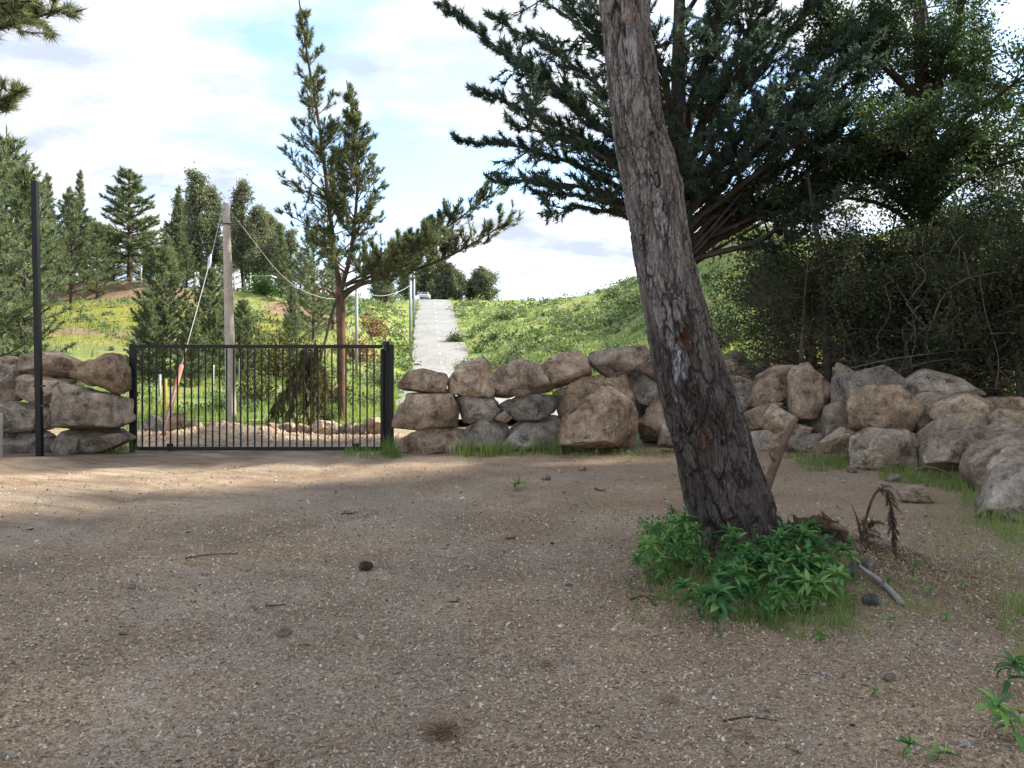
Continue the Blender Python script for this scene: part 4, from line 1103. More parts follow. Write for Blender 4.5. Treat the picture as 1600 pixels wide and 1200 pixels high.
for pth, n_, L_ in ((limbs[0], 46, 1.05), (limbs[1], 46, 1.0), (limbs[2], 40, 1.1), (limbs[3], 36, 1.1)):
    g.twigs(pth, n_, L_, .24, .75, .75, .35, 4, .009, sub=2, taper=.45)
    for k in range(24):      # upright side shoots
        f = rs.uniform(.25, .95); i = int(f * (len(pth) - 1))
        q = pth[i]; l = rs.uniform(.35, 1.0) * (1.15 - .5 * f)
        p2 = g.arc(q, [rs.normal() * .35, rs.normal() * .35, 1], l, 5, .3, .06)
        g.limb(p2, .014, .005, 4); g.twigs(p2, max(4, int(l * 11)), .32, .1, .6, .7, .2, 3, .005, sub=1)
Pp, D = g.shoots()
g.twigmesh().build('branches', M_WOOD, gpine)
crown('crown', [needles(Pp, D, 11, .15, .019, .90, rs, back=.13)], M_PINE, gpine)

# broken branch leaning on the pine's trunk
bb = P(496, 650, 22.2)
br = empty('broken_branch', (bb[0], 22.2, hz(bb[0], 22.2)), 'broken brown branch leaning against the two-stemmed pine trunk', 'branch')
MB().tube(pxpath([(495, 655, 22.2), (505, 632, 22.3), (516, 612, 22.5), (527, 602, 22.75)], 10), np.linspace(.055, .035, 10), 7).tube(pxpath([(519, 608, 22.5), (522, 618, 22.4), (521, 628, 22.35)], 5), np.linspace(.02, .008, 5), 5).build('limb', M_REDWOOD, br, True)

# drooping bush under it
def drooping(name, label, cat, top, base, tips, seed, mat, tone_n=9, n_tw=16, L=.5):
    g2 = Grow(seed); r2 = g2.rs
    b0_ = P(*base)
    root = empty(name, (b0_[0], b0_[1], hz(b0_[0], b0_[1])), label, cat)
    for u, v, Y in tips:
        a = P(*top) + r2.normal(size=3) * .12; e = P(u, v, Y)
        e[2] = max(e[2], hz(e[0], e[1]) + .02)
        m = (a + e) / 2 + [0, 0, .28]
        pth = smooth_path([a, m, e], 8)
        g2.limb(pth, .022, .008, 5)
        g2.twigs(pth, n_tw, L, .05, .55, -.9, .3, 4, .006, sub=1, taper=.2)
    st_ = MB(); st_.tube(smooth_path([P(*base) - [0, 0, .2], (P(*base) + P(*top)) / 2, P(*top)], 6), np.linspace(.06, .035, 6), 7)
    st_.build('stem', M_WOOD, root, True)
    Pp, D = g2.shoots()
    g2.twigmesh().build('branches', M_WOOD, root)
    crown('foliage', [needles(Pp, D, tone_n, .16, .022, .7, r2, back=.15, droop=.5)], mat, root)
    return root
M_OLIVE = m_leaf('olive_needles', (.035, .040, .014), (.085, .085, .028), (.20, .17, .06), .3)
drooping('drooping_bush', 'drooping olive-green bush, a sloping mass beside the two-stemmed pine', 'bush', (492, 548, 21.8), (490, 662, 22.0),
         [(u, v, Y) for u, v, Y in [(418, 662, 21.2), (432, 650, 21.9), (445, 664, 20.9), (455, 640, 22.4), (468, 664, 20.8), (480, 655, 21.2), (497, 662, 21), (506, 640, 21.6), (440, 630, 22.2), (460, 610, 22.6), (475, 632, 21.2), (488, 610, 21.2), (425, 668, 21.8), (510, 600, 22.2), (470, 590, 22.3), (452, 655, 21.3)]], 21, M_OLIVE, 10, 15, .42)

# ------------------------------------------------------------------ dark cypress behind the leaning trunk
CY = 18.6
cb = P(1072, 690, CY)
cyp = empty('cypress_tree', (cb[0], CY, hz(cb[0], CY)), 'huge dark cypress spreading behind the leaning trunk', 'tree')
g = Grow(31); rs = g.rs
ctr = pxpath([(1072, 700, CY), (1071, 560, CY), (1070, 430, CY), (1066, 300, CY), (1060, 150, CY), (1062, 0, CY), (1066, -200, CY), (1068, -400, CY)], 20)
MB().tube(ctr, np.linspace(.34, .05, 20), 14).build('trunk', M_DARKWOOD, cyp, True)
def ct(v):
    z = EYE + (HOR - v) / FPX * CY
    return np.array([np.interp(z, ctr[:, 2], ctr[:, i]) for i in range(3)])
CL = [  # start row on the trunk, middle (u,v,depth), end (u,v,depth), twigs, twig length
 (300, (900, 165, 18.2), (692, 8, 17.6), 40, .62), (270, (905, 110, 18.8), (770, 25, 19.2), 30, .8), (330, (890, 205, 18.0), (742, 138, 17.6), 34, .62),
 (350, (880, 250, 18.6), (708, 213, 18.4), 36, .60), (360, (900, 290, 19.2), (775, 282, 19.6), 30, .8), (372, (955, 318, 18.2), (835, 300, 17.8), 26, .7),
 (330, (930, 240, 17.2), (800, 190, 16.2), 32, .8), (300, (930, 190, 17.4), (830, 100, 16.4), 30, .9), (250, (960, 90, 17.6), (850, -30, 16.6), 30, .9),
 (220, (960, 40, 18.8), (820, -70, 19.0), 30, .9), (380, (985, 340, 18.8), (892, 322, 19.0), 16, .55), (240, (930, 60, 19.6), (780, -40, 20.4), 28, .9),
 (340, (960, 250, 19.8), (850, 220, 20.8), 30, .9), (300, (980, 200, 20), (880, 130, 21.4), 30, .9), (200, (1000, 10, 17.6), (930, -120, 16.6), 28, .9),
 (405, (1190, 338, 18.4), (1392, 208, 18.0), 30, .75), (400, (1200, 318, 19.2), (1372, 240, 19.8), 28, .75), (385, (1180, 290, 18.0), (1352, 170, 17.4), 32, .85),
 (360, (1190, 230, 18.8), (1372, 95, 19.0), 32, .9), (330, (1180, 180, 17.8), (1340, 50, 17.2), 32, .95), (300, (1170, 130, 18.8), (1310, -30, 19.2), 30, .95),
 (260, (1150, 80, 17.6), (1270, -90, 16.8), 30, .95), (412, (1200, 365, 17.8), (1330, 300, 17.2), 20, .6), (280, (1120, 160, 17.0), (1190, 60, 15.8), 34, .9),
 (320, (1130, 240, 17.2), (1210, 170, 16.2), 34, .9), (350, (1110, 290, 17.4), (1160, 250, 16.4), 30, .9), (230, (1100, 100, 17), (1130, -20, 15.8), 32, .9),
 (330, (1050, 250, 17.2), (1000, 200, 16), 30, .9), (280, (1040, 160, 17.2), (1010, 60, 16), 30, .9), (200, (1130, 20, 18.6), (1220, -120, 18.8), 28, .95),
 (340, (1150, 240, 19.8), (1260, 150, 21), 32, .95), (290, (1130, 150, 20), (1210, 40, 21.4), 32, .95), (240, (1110, 70, 20), (1160, -60, 21.4), 30, .95),
 (310, (1090, 200, 20), (1110, 120, 21.6), 30, .95), (370, (1220, 260, 18.2), (1400, 150, 18.4), 24, .6), (395, (1260, 270, 18.7), (1385, 180, 18.9), 20, .6),
 (310, (1210, 150, 19.6), (1350, 0, 20.4), 32, 1.0), (340, (1230, 190, 17.2), (1365, 60, 16.6), 32, 1.0), (290, (1200, 90, 18), (1330, -60, 18.2), 30, 1.0), (360, (1210, 250, 17), (1330, 160, 16.2), 30, .9),
]
for sv, (mu, mv, my), (eu, ev, ey), n_, L_ in CL:
    a = ct(sv); m = P(mu, mv, my); e = P(eu, ev, ey)
    pth = smooth_path([a, m, e], 10) + rs.normal(size=(10, 3)) * .03
    g.limb(pth, .085, .012, 6)
    far_left = eu < 800 and ev > -10
    g.twigs(pth, n_ if far_left else int(n_ * .7), L_, .30, .62, .45, .55, 5, .010, sub=3 if far_left else 2, taper=.55)
    if not far_left:
        for q in range(5):
            i = rs.integers(2, 9); a = rs.normal(size=3); a[2] = a[2] * .6 + .15
            p2 = g.arc(pth[i], a + (pth[i] - pth[i - 1]) * 2.0, rs.uniform(.9, 1.7), 5, .0, .1)
            g.limb(p2, .02, .006, 4); g.twigs(p2, 9, .55, .1, .8, .1, .35, 4, .006, sub=1, taper=.3)
for k in range(13):      # upper crown above the picture
    v = 120 - k * 42; a = rs.random() * 6.283; l = 3.4 - .2 * k
    pth = g.arc(ct(v), [math.cos(a), math.sin(a), .5], l, 8, .6, .06)
    g.limb(pth, .07, .012, 5); g.twigs(pth, 22, .95, .2, .7, .4, .5, 5, .010, sub=2, taper=.5)
Pp, D = g.shoots()
g.twigmesh().build('branches', M_DARKWOOD, cyp)
crown('crown', [needles(Pp, D, 8, .155, .028, .95, rs, back=.18)], M_CYP, cyp)
# bare fan of thin branches under the crown on the thicket side
bf = MB()
for k in range(26):
    u = rs.uniform(1180, 1360); v = rs.uniform(215, 330) - (u - 1180) * .12
    pth = smooth_path([ct(rs.uniform(375, 425)), P((1072 + u) / 2, (400 + v) / 2 + rs.uniform(-8, 12), CY + rs.uniform(-1, 1)), P(u, v, CY + rs.uniform(-1.4, 1.4))], 8)
    bf.tube(pth, np.linspace(rs.uniform(.02, .05), .006, 8), 5)
bf.build('bare_branches', M_DARKWOOD, cyp, True)

# ------------------------------------------------------------------ trees and thicket on the right
rt = P(1446, 600, 19.5)
btree = empty('broadleaf_tree', (rt[0], 19.5, hz(rt[0], 19.5)), 'tall leafy tree with a forked trunk rising out of the dark thicket', 'tree')
g = Grow(41); rs = g.rs
b_ = [[(1446, 640, 19.5), (1448, 420, 19.5), (1450, 280, 19.5), (1447, 185, 19.5), (1438, 90, 19.5), (1436, -20, 19.4), (1430, -160, 19.4)],
      [(1447, 190, 19.5), (1470, 120, 19.3), (1492, 50, 19.2), (1505, -20, 19), (1520, -160, 19)],
      [(1448, 200, 19.5), (1425, 150, 19.2), (1385, 105, 19), (1350, 70, 18.8), (1325, 20, 18.6)],
      [(1360, 88, 18.8), (1335, 90, 18.6), (1300, 105, 18.4)],
      [(1449, 250, 19.5), (1500, 190, 18.8), (1560, 150, 18.2), (1620, 100, 17.8)],
      [(1449, 300, 19.5), (1400, 260, 18.6), (1350, 240, 18), (1290, 245, 17.6)],
      [(1449, 330, 19.5), (1510, 280, 18.4), (1590, 250, 17.5), (1660, 240, 17)],
      [(1448, 200, 19.5), (1470, 130, 20.4), (1455, 60, 21), (1440, -30, 21.5)],
      [(1449, 290, 19.5), (1540, 230, 20.2), (1610, 170, 20.8), (1680, 130, 21)],
      [(1449, 330, 19.5), (1470, 260, 18.2), (1500, 230, 17.2), (1520, 215, 16.5)],
      [(1449, 340, 19.5), (1420, 270, 18.2), (1410, 240, 17.2), (1400, 225, 16.6)],
      [(1449, 380, 19.5), (1400, 330, 18.6), (1330, 310, 18.0), (1240, 320, 17.6)],
      [(1449, 360, 19.5), (1390, 300, 20), (1320, 270, 20.4), (1230, 270, 20.6)],
      [(1449, 300, 19.5), (1390, 230, 20), (1340, 170, 20.4), (1290, 150, 20.6)]]
rr0 = [.30, .17, .13, .05, .10, .09, .09, .12, .1, .08, .08, .08, .08, .08]
tb = MB()
for k, (rows, r0) in enumerate(zip(b_, rr0)):
    pth = pxpath(rows, 14)
    (tb if k == 0 else g.wood).tube(pth, np.linspace(r0, r0 * .3 if k < 3 else .015, 14), 9)
    for q in range(13 if k < 2 else 14):
        f = rs.uniform(.45 if k == 0 else .25, 1); i = int(f * 13)
        a = rs.random() * 6.283
        p2 = g.arc(pth[i], [math.cos(a), math.sin(a), rs.uniform(-.1, .9)], rs.uniform(.8, 2.0), 6, .1, .12)
        g.limb(p2, .022, .006, 4)
        g.twigs(p2, 8, .6, .2, .8, .1, .2, 4, .007, sub=2)
tb.build('trunk', M_DARKWOOD, btree, True)
Pp, D = g.shoots()
g.twigmesh().build('branches', M_DARKWOOD, btree)
crown('crown', [leafquads(Pp, 5, .095, rs, .10, D, .30, .4)], M_BTREE, btree)

TH = [  # thicket shrubs: u, depth, height, reach, seed, label
 (1255, 17.6, 5.6, 2.7, 51, 'twiggy dark shrub sprawling over the stake side of the boulder heap'),
 (1345, 17.0, 5.3, 2.4, 52, 'dense dark shrub directly behind the narrow standing boulder'),
 (1430, 16.6, 5.0, 2.3, 53, 'dense black-green shrub behind the hump-backed grey boulder'),
 (1520, 16.0, 5.0, 2.3, 54, 'dark shrub hung with dry vines, near the picture edge'),
 (1610, 15.2, 5.2, 2.5, 55, 'dark shrub filling the picture edge above the crest rocks'),
 (1400, 19.5, 5.6, 2.6, 56, 'tall dark shrub under the forked leafy tree'),
 (1560, 18.6, 6.4, 2.8, 57, 'tall green-topped shrub beyond the vine-hung one'),
 (1300, 20.5, 6.2, 2.6, 58, 'dark shrub deep behind the twiggy sprawling one'),
]
shrub_of = {}
for u, Y, Ht, reach, seed, lab in TH:
    p = P(u, 0, Y); z0 = hz(p[0], Y)
    if seed in (55, 56, 58):
        copy_tree(shrub_of[{55: 53, 56: 52, 58: 54}[seed]], (p[0], Y, z0), (reach / 2.3, Ht / 4.9), seed * 1.0, lab, 'dark shrubs of the thicket')
        continue
    root = empty('thicket_shrub', (p[0], Y, z0), lab, 'shrub', 'dark shrubs of the thicket')
    shrub_of[seed] = root
    g = Grow(seed); rs = g.rs
    sm = MB()
    for q in range(4):
        a = rs.random() * 6.283
        pth = g.arc([p[0] + rs.normal() * .25, Y + rs.normal() * .25, z0 - .15], [math.cos(a) * .35, math.sin(a) * .35, 1], Ht * rs.uniform(.7, 1), 8, .2, .10)
        sm.tube(pth, np.linspace(.075, .012, 8), 6)
        for k in range(15):
            f = rs.uniform(.10, 1); i = int(f * 7); aa = rs.random() * 6.283
            el = rs.uniform(-.35, .7)
            l = reach * rs.uniform(.4, 1) * (1.0 - .35 * f)
            d = np.array([math.cos(aa), math.sin(aa), el])
            if seed == 51 and k < 9: d = np.array([-1, rs.normal() * .4, rs.uniform(.0, .45)]); l *= 1.2
            p2 = g.arc(pth[i], d, l, 7, -.25, .09)
            p2[:, 2] = np.maximum(p2[:, 2], H(p2[:, 0], p2[:, 1]) + .05)
            g.limb(p2, .02, .005, 4)
            g.twigs(p2, 12, .65, .1, .8, .0, .2, 3, .006, sub=3, taper=.3)
    if seed in (51, 52, 53):
        for k in range(46):      # long bare twigs fanning out low
            i = rs.integers(0, 5); a = rs.uniform(2.2, 4.4) if seed == 51 else rs.random() * 6.283
            p2 = g.arc(pth[i] + rs.normal(size=3) * .3, [math.cos(a), math.sin(a) * .8, rs.uniform(-.15, .55)], rs.uniform(1.0, 2.6), 8, -.35, .10)
            p2[:, 2] = np.maximum(p2[:, 2], H(p2[:, 0], p2[:, 1]) + .05)
            sm.tube(p2, np.linspace(.014, .004, 8), 4)
            n_sa = len(g.Pp); g.twigs(p2, 9, .5, .15, .7, -.2, .3, 2, .006, tip=False); del g.Pp[n_sa:]; del g.D[n_sa:]
    sm.build('stems', M_TWIG, root, True)
    Pp, D = g.shoots()
    g.twigmesh().build('branches', M_TWIG, root)
    hgt = (Pp[:, 2] - z0) / Ht
    keep = rs.random(len(Pp)) < (np.clip((hgt - .30) * 1.8, .03, .8) if seed in (51, 52) else np.clip(.05 + hgt * 1.5, .12, 1))
    crown('foliage', [leafquads(Pp[keep], 6, .078, rs, .15, D[keep], .28, .2)], M_BTREE if seed == 57 else M_DARK, root)
tk = pxpath([(1296, 625, 16.9), (1292, 560, 16.9), (1288, 480, 17), (1282, 400, 17), (1270, 330, 17.1), (1262, 270, 17.2)], 12)
tk[0, 2] = hz(tk[0, 0], tk[0, 1]) - .1
MB().tube(tk, np.linspace(.11, .03, 12), 9).build('main_stem', M_DARKWOOD, shrub_of[51], True)
# dry vines trailing down over it
vr = np.random.default_rng(77)
p = P(1520, 600, 14.9)
vine = empty('dry_vines', (p[0], 14.9, hz(p[0], 14.9)), 'tangle of pale dry vines hanging before the dark shrubs', 'vines')
vm = MB()
for k in range(26):
    u = vr.uniform(1400, 1625); v = vr.uniform(360, 470)
    pts = [P(u, v, 14.9 + vr.uniform(-.3, .5))]
    for j in range(9):
        u += vr.normal() * 11; v += vr.uniform(6, 26)
        pts.append(P(u, v, 14.8 + vr.uniform(-.25, .4)))
    vm.tube(smooth_path(pts, 26), vr.uniform(.0035, .008), 4)
for rows in ([(1450, 520, 14.8), (1470, 470, 14.7), (1500, 440, 14.6), (1560, 425, 14.5), (1640, 415, 14.4)], [(1545, 522, 14.6), (1600, 518, 14.5), (1660, 516, 14.4)], [(1330, 575, 15.5), (1400, 560, 15.3), (1500, 548, 15.0), (1560, 545, 14.9)], [(1530, 430, 14.7), (1540, 490, 14.6), (1560, 560, 14.6), (1555, 610, 14.6)], [(1375, 590, 15.6), (1440, 568, 15.2), (1490, 560, 15.0)]):
    vm.tube(pxpath(rows, 16), .009, 5)
vm.build('strands', m_plain('dry_vine', (.20, .17, .14), .9, .1, .3, 20), vine, True)

# woods carried on beyond the picture edge, trees added to shade the yard
w1 = broadleaf('added_shade_tree', 'leafy woodland tree added for shade beyond the picture edge by the nearest boulder', 12.5, .26, .16, 3.4, 61, M_BROAD, .25, 6, 24, .5, 'woodland trees added for shade beyond the boulders', M_DARKWOOD)
w1.location = (11.6, 10.4, hz(11.6, 10.4) - .1)
for k, (x, y, s, rz, lab) in enumerate([(12.6, 14.0, 1.15, 2.6, 'tall woodland tree added for shade behind the vine-hung shrubs'), (15.2, 11.5, 1.25, .4, 'second-row woodland tree added for shade behind the nearest boulder'), (14.0, 8.0, 1.2, 5.0, 'second-row woodland tree added for shade by the yard edge'), (18.0, 16.0, 1.2, .7, 'woodland tree added for shade up the slope behind the thicket'), (12.2, 5.0, 1.1, 1.1, 'woodland tree added for shade farther along the yard edge'), (13.0, .5, 1.15, 3.3, 'woodland tree added for shade level with the photographer')]):
    copy_tree(w1, (x, y, hz(x, y) - .1), s, rz, lab, 'woodland trees added for shade beyond the boulders')

# ------------------------------------------------------------------ woods on the left hill
tall = conifer('pine_tree', 'x', 9.0, .17, .9, 2.6, .60, 6, 71, M_FARPINE, .30, .055, 7, .55, .15, .60, .5, 11, .85, 1.0, 3)
thin = conifer('pine_tree', 'x', 9.0, .12, .8, 1.15, .42, 5, 72, M_FARPINE, .26, .05, 8, .45, .45, .7, .35, 7, .45, .9, 3)
cedar = conifer('cedar_tree', 'dark layered conifer on the upper terrace, its trunk bare at the foot', 9.3, .24, 1.7, 3.5, .62, 7, 73, M_FARPINE, .34, .060, 9, .15, .0, .70, .3, 20, .85, .9, 3, 'trees on the terraced hill')
young = conifer('young_pine', 'x', 5.0, .09, .12, 1.65, .28, 6, 74, M_FARPINE, .20, .036, 9, .55, .35, .70, .3, 9, .55, .8, 3)
def setroot(o, x, y, s, rz, lab, grp):
    o.location = (x, y, hz(x, y) - .05); o.scale = (s[0], s[0], s[1]) if isinstance(s, tuple) else (s, s, s); o.rotation_euler = (0, 0, rz); o['label'] = lab; o['group'] = grp
def place(src, rows, first=True):
    for k, (u, Y, vt, wf, lab, grp, Hs) in enumerate(rows):
        x = P(u, 0, Y)[0]; z0 = hz(x, Y) - .05
        s = (EYE + (HOR - vt) / FPX * Y - z0) / Hs
        sc = (s * wf, s); rz = (k * 2.4 + u * .01) % 6.28
        if k == 0 and first: setroot(src, x, Y, sc, rz, lab, grp)
        else: copy_tree(src, (x, Y, z0), sc, rz, lab, grp)
GH = 'trees on the terraced hill'
place(tall, [
 (10, 33, 205, .85, 'big pine at the picture edge behind the tall black pole', GH, 9.0),
 (-60, 27, 150, .9, 'nearest tall pine, cut by the picture edge', GH, 9.0),
 (58, 55, 285, 1.0, 'broad pine in the wood, in line with the pole top', GH, 9.0),
 (112, 58, 300, 1.05, 'bushy pine between the pole and the layered conifer', GH, 9.0),
 (152, 60, 345, 1.2, 'low bushy pine just before the layered conifer', GH, 9.0),
 (262, 63, 372, 1.2, 'squat pine at the terrace edge beside the layered conifer', GH, 9.0),
 (490, 52, 352, .95, 'dark dense pine behind the two-stemmed pine', GH, 9.0),
 (-120, 40, 200, 1.0, 'pine of the wood outside the picture edge', GH, 9.0),
 (178, 67, 372, 1.3, 'pine right behind the layered conifer', GH, 9.0),
 (236, 68, 385, 1.4, 'dark low pine behind the layered conifer on its gate side', GH, 9.0),
 (292, 66, 380, 1.3, 'dark low pine under the tall clump of eucalyptus', GH, 9.0),
 (350, 67, 392, 1.3, 'dark low pine behind the wooden pole', GH, 9.0),
 (-30, 36, 330, 1.2, 'low pine before the tallest one at the picture edge', GH, 9.0),
 (520, 58, 385, 1.1, 'pine hidden partly by the two-stemmed pine', GH, 9.0),
 (40, 30, 255, .8, 'second tall pine of the mass at the picture edge', GH, 9.0),
 (-25, 25, 215, .8, 'dense pine in front of the mass at the picture edge', GH, 9.0),
 (85, 66, 330, 1.3, 'filling pine of the wood behind the slender spire', GH, 9.0),
 (135, 70, 335, 1.3, 'filling pine of the wood, darker, beyond the bushy one', GH, 9.0),
 (165, 74, 350, 1.4, 'pine of the back row before the layered conifer', GH, 9.0),
 (225, 75, 360, 1.4, 'pine of the back row just past the layered conifer', GH, 9.0),
 (268, 76, 345, 1.3, 'back-row pine beside the slender pine of the tall clump', GH, 9.0),
 (20, 52, 250, 1.0, 'far tall pine seen over the mass at the picture edge', GH, 9.0),
 (415, 78, 372, 1.4, 'back-row pine behind the tiny shed', GH, 9.0),
 (470, 64, 392, 1.3, 'low pine between the olive eucalyptus and the dark dense pine', GH, 9.0),
])
place(thin, [
 (76, 60, 272, .9, 'slender pine top standing over the wood near the pole', GH, 9.0),
 (124, 63, 268, .95, 'slender grey-green spire, tallest between the pole and the layered conifer', GH, 9.0),
 (108, 66, 292, .9, 'thin pine crown behind the slender spire', GH, 9.0),
 (278, 68, 292, 1.0, 'slender pine first in the tall clump by the wooden pole', GH, 9.0),
 (440, 70, 350, 1.2, 'narrow pine behind the sagging cable', GH, 9.0),
])
setroot(cedar, P(203, 0, 63.5)[0], 63.5, 1.0, .6, cedar['label'], GH)
cedar.scale = [(EYE + (HOR - 264) / FPX * 63.5 - cedar.location.z) / 9.3] * 3
GY_ = 'young pines behind the gate'
place(young, [
 (256, 33, 388, 1.08, 'young pine, tallest beside the layered conifer and left clear of the guy wire', GY_, 5.0),
 (327, 34, 420, 1.0, 'young pine crossed by the guy wire', GY_, 5.0),
 (380, 35, 470, .95, 'low young pine just past the wooden pole', GY_, 5.0),
 (232, 31, 470, .95, 'bushy low pine behind the latch end of the gate', GY_, 5.0),
 (298, 31.5, 482, .95, 'low bushy pine between the two taller young ones', GY_, 5.0),
 (457, 42, 448, .62, 'small blue-green pine on the slope below the sagging cable', GY_, 5.0),
 (350, 40, 455, .9, 'young pine hidden partly by the wooden pole', GY_, 5.0),
 (28, 30, 470, 1.1, 'low pine on the slope beside the tall black pole', GY_, 5.0),
 (610, 140, 440, 1.6, 'dark far pine left of the road crest', GY_, 5.0),
])
euc = broadleaf('eucalyptus_tree', 'x', 10.5, .17, .14, 2.0, 81, M_EUC, .30, 3, 26, 1.0, None, M_WOOD, elev=.8, twn=9, narrow=.24, spread=.26)
crest = broadleaf('crest_tree', 'x', 6.0, .16, .06, 2.4, 82, M_EUC, .36, 3, 22, .7, None, M_WOOD, elev=.5, twn=9, narrow=.30, spread=.3, multi=2)
GE = 'eucalyptus trees behind the terrace'
place(euc, [
 (316, 70, 276, 1.0, 'tallest dark eucalyptus in the clump before the wooden pole', GE, 10.5),
 (302, 73, 295, .9, 'eucalyptus half behind the tallest dark one', GE, 10.5),
 (334, 72, 296, 1.0, 'eucalyptus just before the wooden pole', GE, 10.5),
 (377, 72, 292, .95, 'pale feathery eucalyptus just past the wooden pole', GE, 10.5),
 (402, 71, 325, 1.15, 'grey-green eucalyptus above the little shed', GE, 10.5),
 (424, 74, 340, 1.1, 'olive eucalyptus behind the sagging cable', GE, 10.5),
 (449, 72, 362, 1.15, 'low olive eucalyptus next to the dark dense pine', GE, 10.5),
 (360, 76, 330, 1.1, 'eucalyptus hidden behind the wooden pole', GE, 10.5),
 (290, 76, 318, 1.1, 'eucalyptus at the layered-conifer side of the clump', GE, 10.5),
 (390, 78, 340, 1.2, 'back eucalyptus between the pale feathery one and the grey-green one', GE, 10.5),
 (440, 79, 352, 1.2, 'back eucalyptus beyond the sagging cable', GE, 10.5),
])
GT = 'trees at the top of the hill road'
place(crest, [
 (672, 158, 404, .95, 'brownish tree at the road crest under the pine limb', GT, 6.0),
 (713, 160, 420, .95, 'middle bushy tree at the road crest', GT, 6.0),
 (738, 164, 434, 1.25, 'lowest tree of the crest clump', GT, 6.0),
 (764, 161, 423, 1.15, 'crest tree farthest from the road', GT, 6.0),
 (694, 166, 434, 1.2, 'dark tree right behind the road end', GT, 6.0),
 (634, 156, 420, 1.0, 'crest tree before the grey metal posts', GT, 6.0),
 (600, 130, 425, 1.0, 'crest tree behind the long pine limb', GT, 6.0),
])

# near pine beside the yard: its trunk is out of the picture, two boughs reach in
npn = empty('pine_bough_tree', (-10.4, 10.2, hz(-10.4, 10.2)), 'pine outside the picture whose two boughs hang in the upper corner', 'tree')
g = Grow(91); rs = g.rs
ntr = smooth_path([(-10.4, 10.2, -.2), (-10.35, 10.2, 4), (-10.3, 10.15, 8), (-10.2, 10.2, 12)], 12)
MB().tube(ntr, np.linspace(.26, .05, 12), 12).build('trunk', M_REDWOOD, npn, True)
for rows, n_, L_ in (([(-470, 140, 10.2), (-250, 100, 10), (-90, 60, 9.8), (20, 38, 9.7), (96, 14, 9.6)], 24, .62), ([(-470, 60, 10.2), (-200, 30, 10), (-60, -20, 9.8), (40, -40, 9.6)], 20, .6),
                     ([(-470, 250, 10.2), (-300, 230, 10), (-120, 190, 9.8), (-40, 168, 9.7), (22, 148, 9.6)], 22, .48), ([(-470, 330, 10.2), (-300, 330, 9.6), (-150, 320, 9)], 14, .6), ([(-470, 120, 10.2), (-220, 70, 10.4), (-70, 40, 10.4), (30, 20, 10.4), (75, 40, 10.4)], 26, .62), ([(-470, 90, 10.2), (-220, 30, 9.6), (-60, 10, 9.2), (50, 2, 9.0)], 26, .66), ([(-470, 270, 10.2), (-260, 215, 10.5), (-90, 165, 10.6), (30, 150, 10.6)], 26, .50)):
    pth = pxpath(rows, 12); g.limb(pth, .05, .012, 6)
    g.twigs(pth, n_, L_, .45, .8, .35, .5, 4, .009, sub=2, taper=.5)
for k in range(18):
    a = rs.random() * 6.283; z = rs.uniform(6.0, 11.6); l = (12.6 - z) * .42 + .5
    pth = g.arc([-10.3, 10.2, z], [math.cos(a), math.sin(a), .35], l, 7, .3, .06); g.limb(pth, .04, .01, 5); g.twigs(pth, 9, .7, .3, .8, .3, .4, 3, .008)
Pp, D = g.shoots()
g.twigmesh().build('branches', M_WOOD, npn)
crown('crown', [needles(Pp, D, 22, .17, .010, .75, rs, back=.14)], M_PINE, npn)

# ------------------------------------------------------------------ leaning trunk in front
def ground_at(u, v):
    """point of the ground seen at a photograph pixel"""
    Y = np.concatenate([np.linspace(1.5, 30, 1500), np.linspace(30, 200, 1500)])
    x = (u - 800) / FPX * Y; z = EYE + (HOR - v) / FPX * Y
    d = z - H(x, Y)
    k = int(np.argmax(d <= 0))
    return np.array([x[k], Y[k], float(H(x[k:k + 1], Y[k:k + 1])[0])])

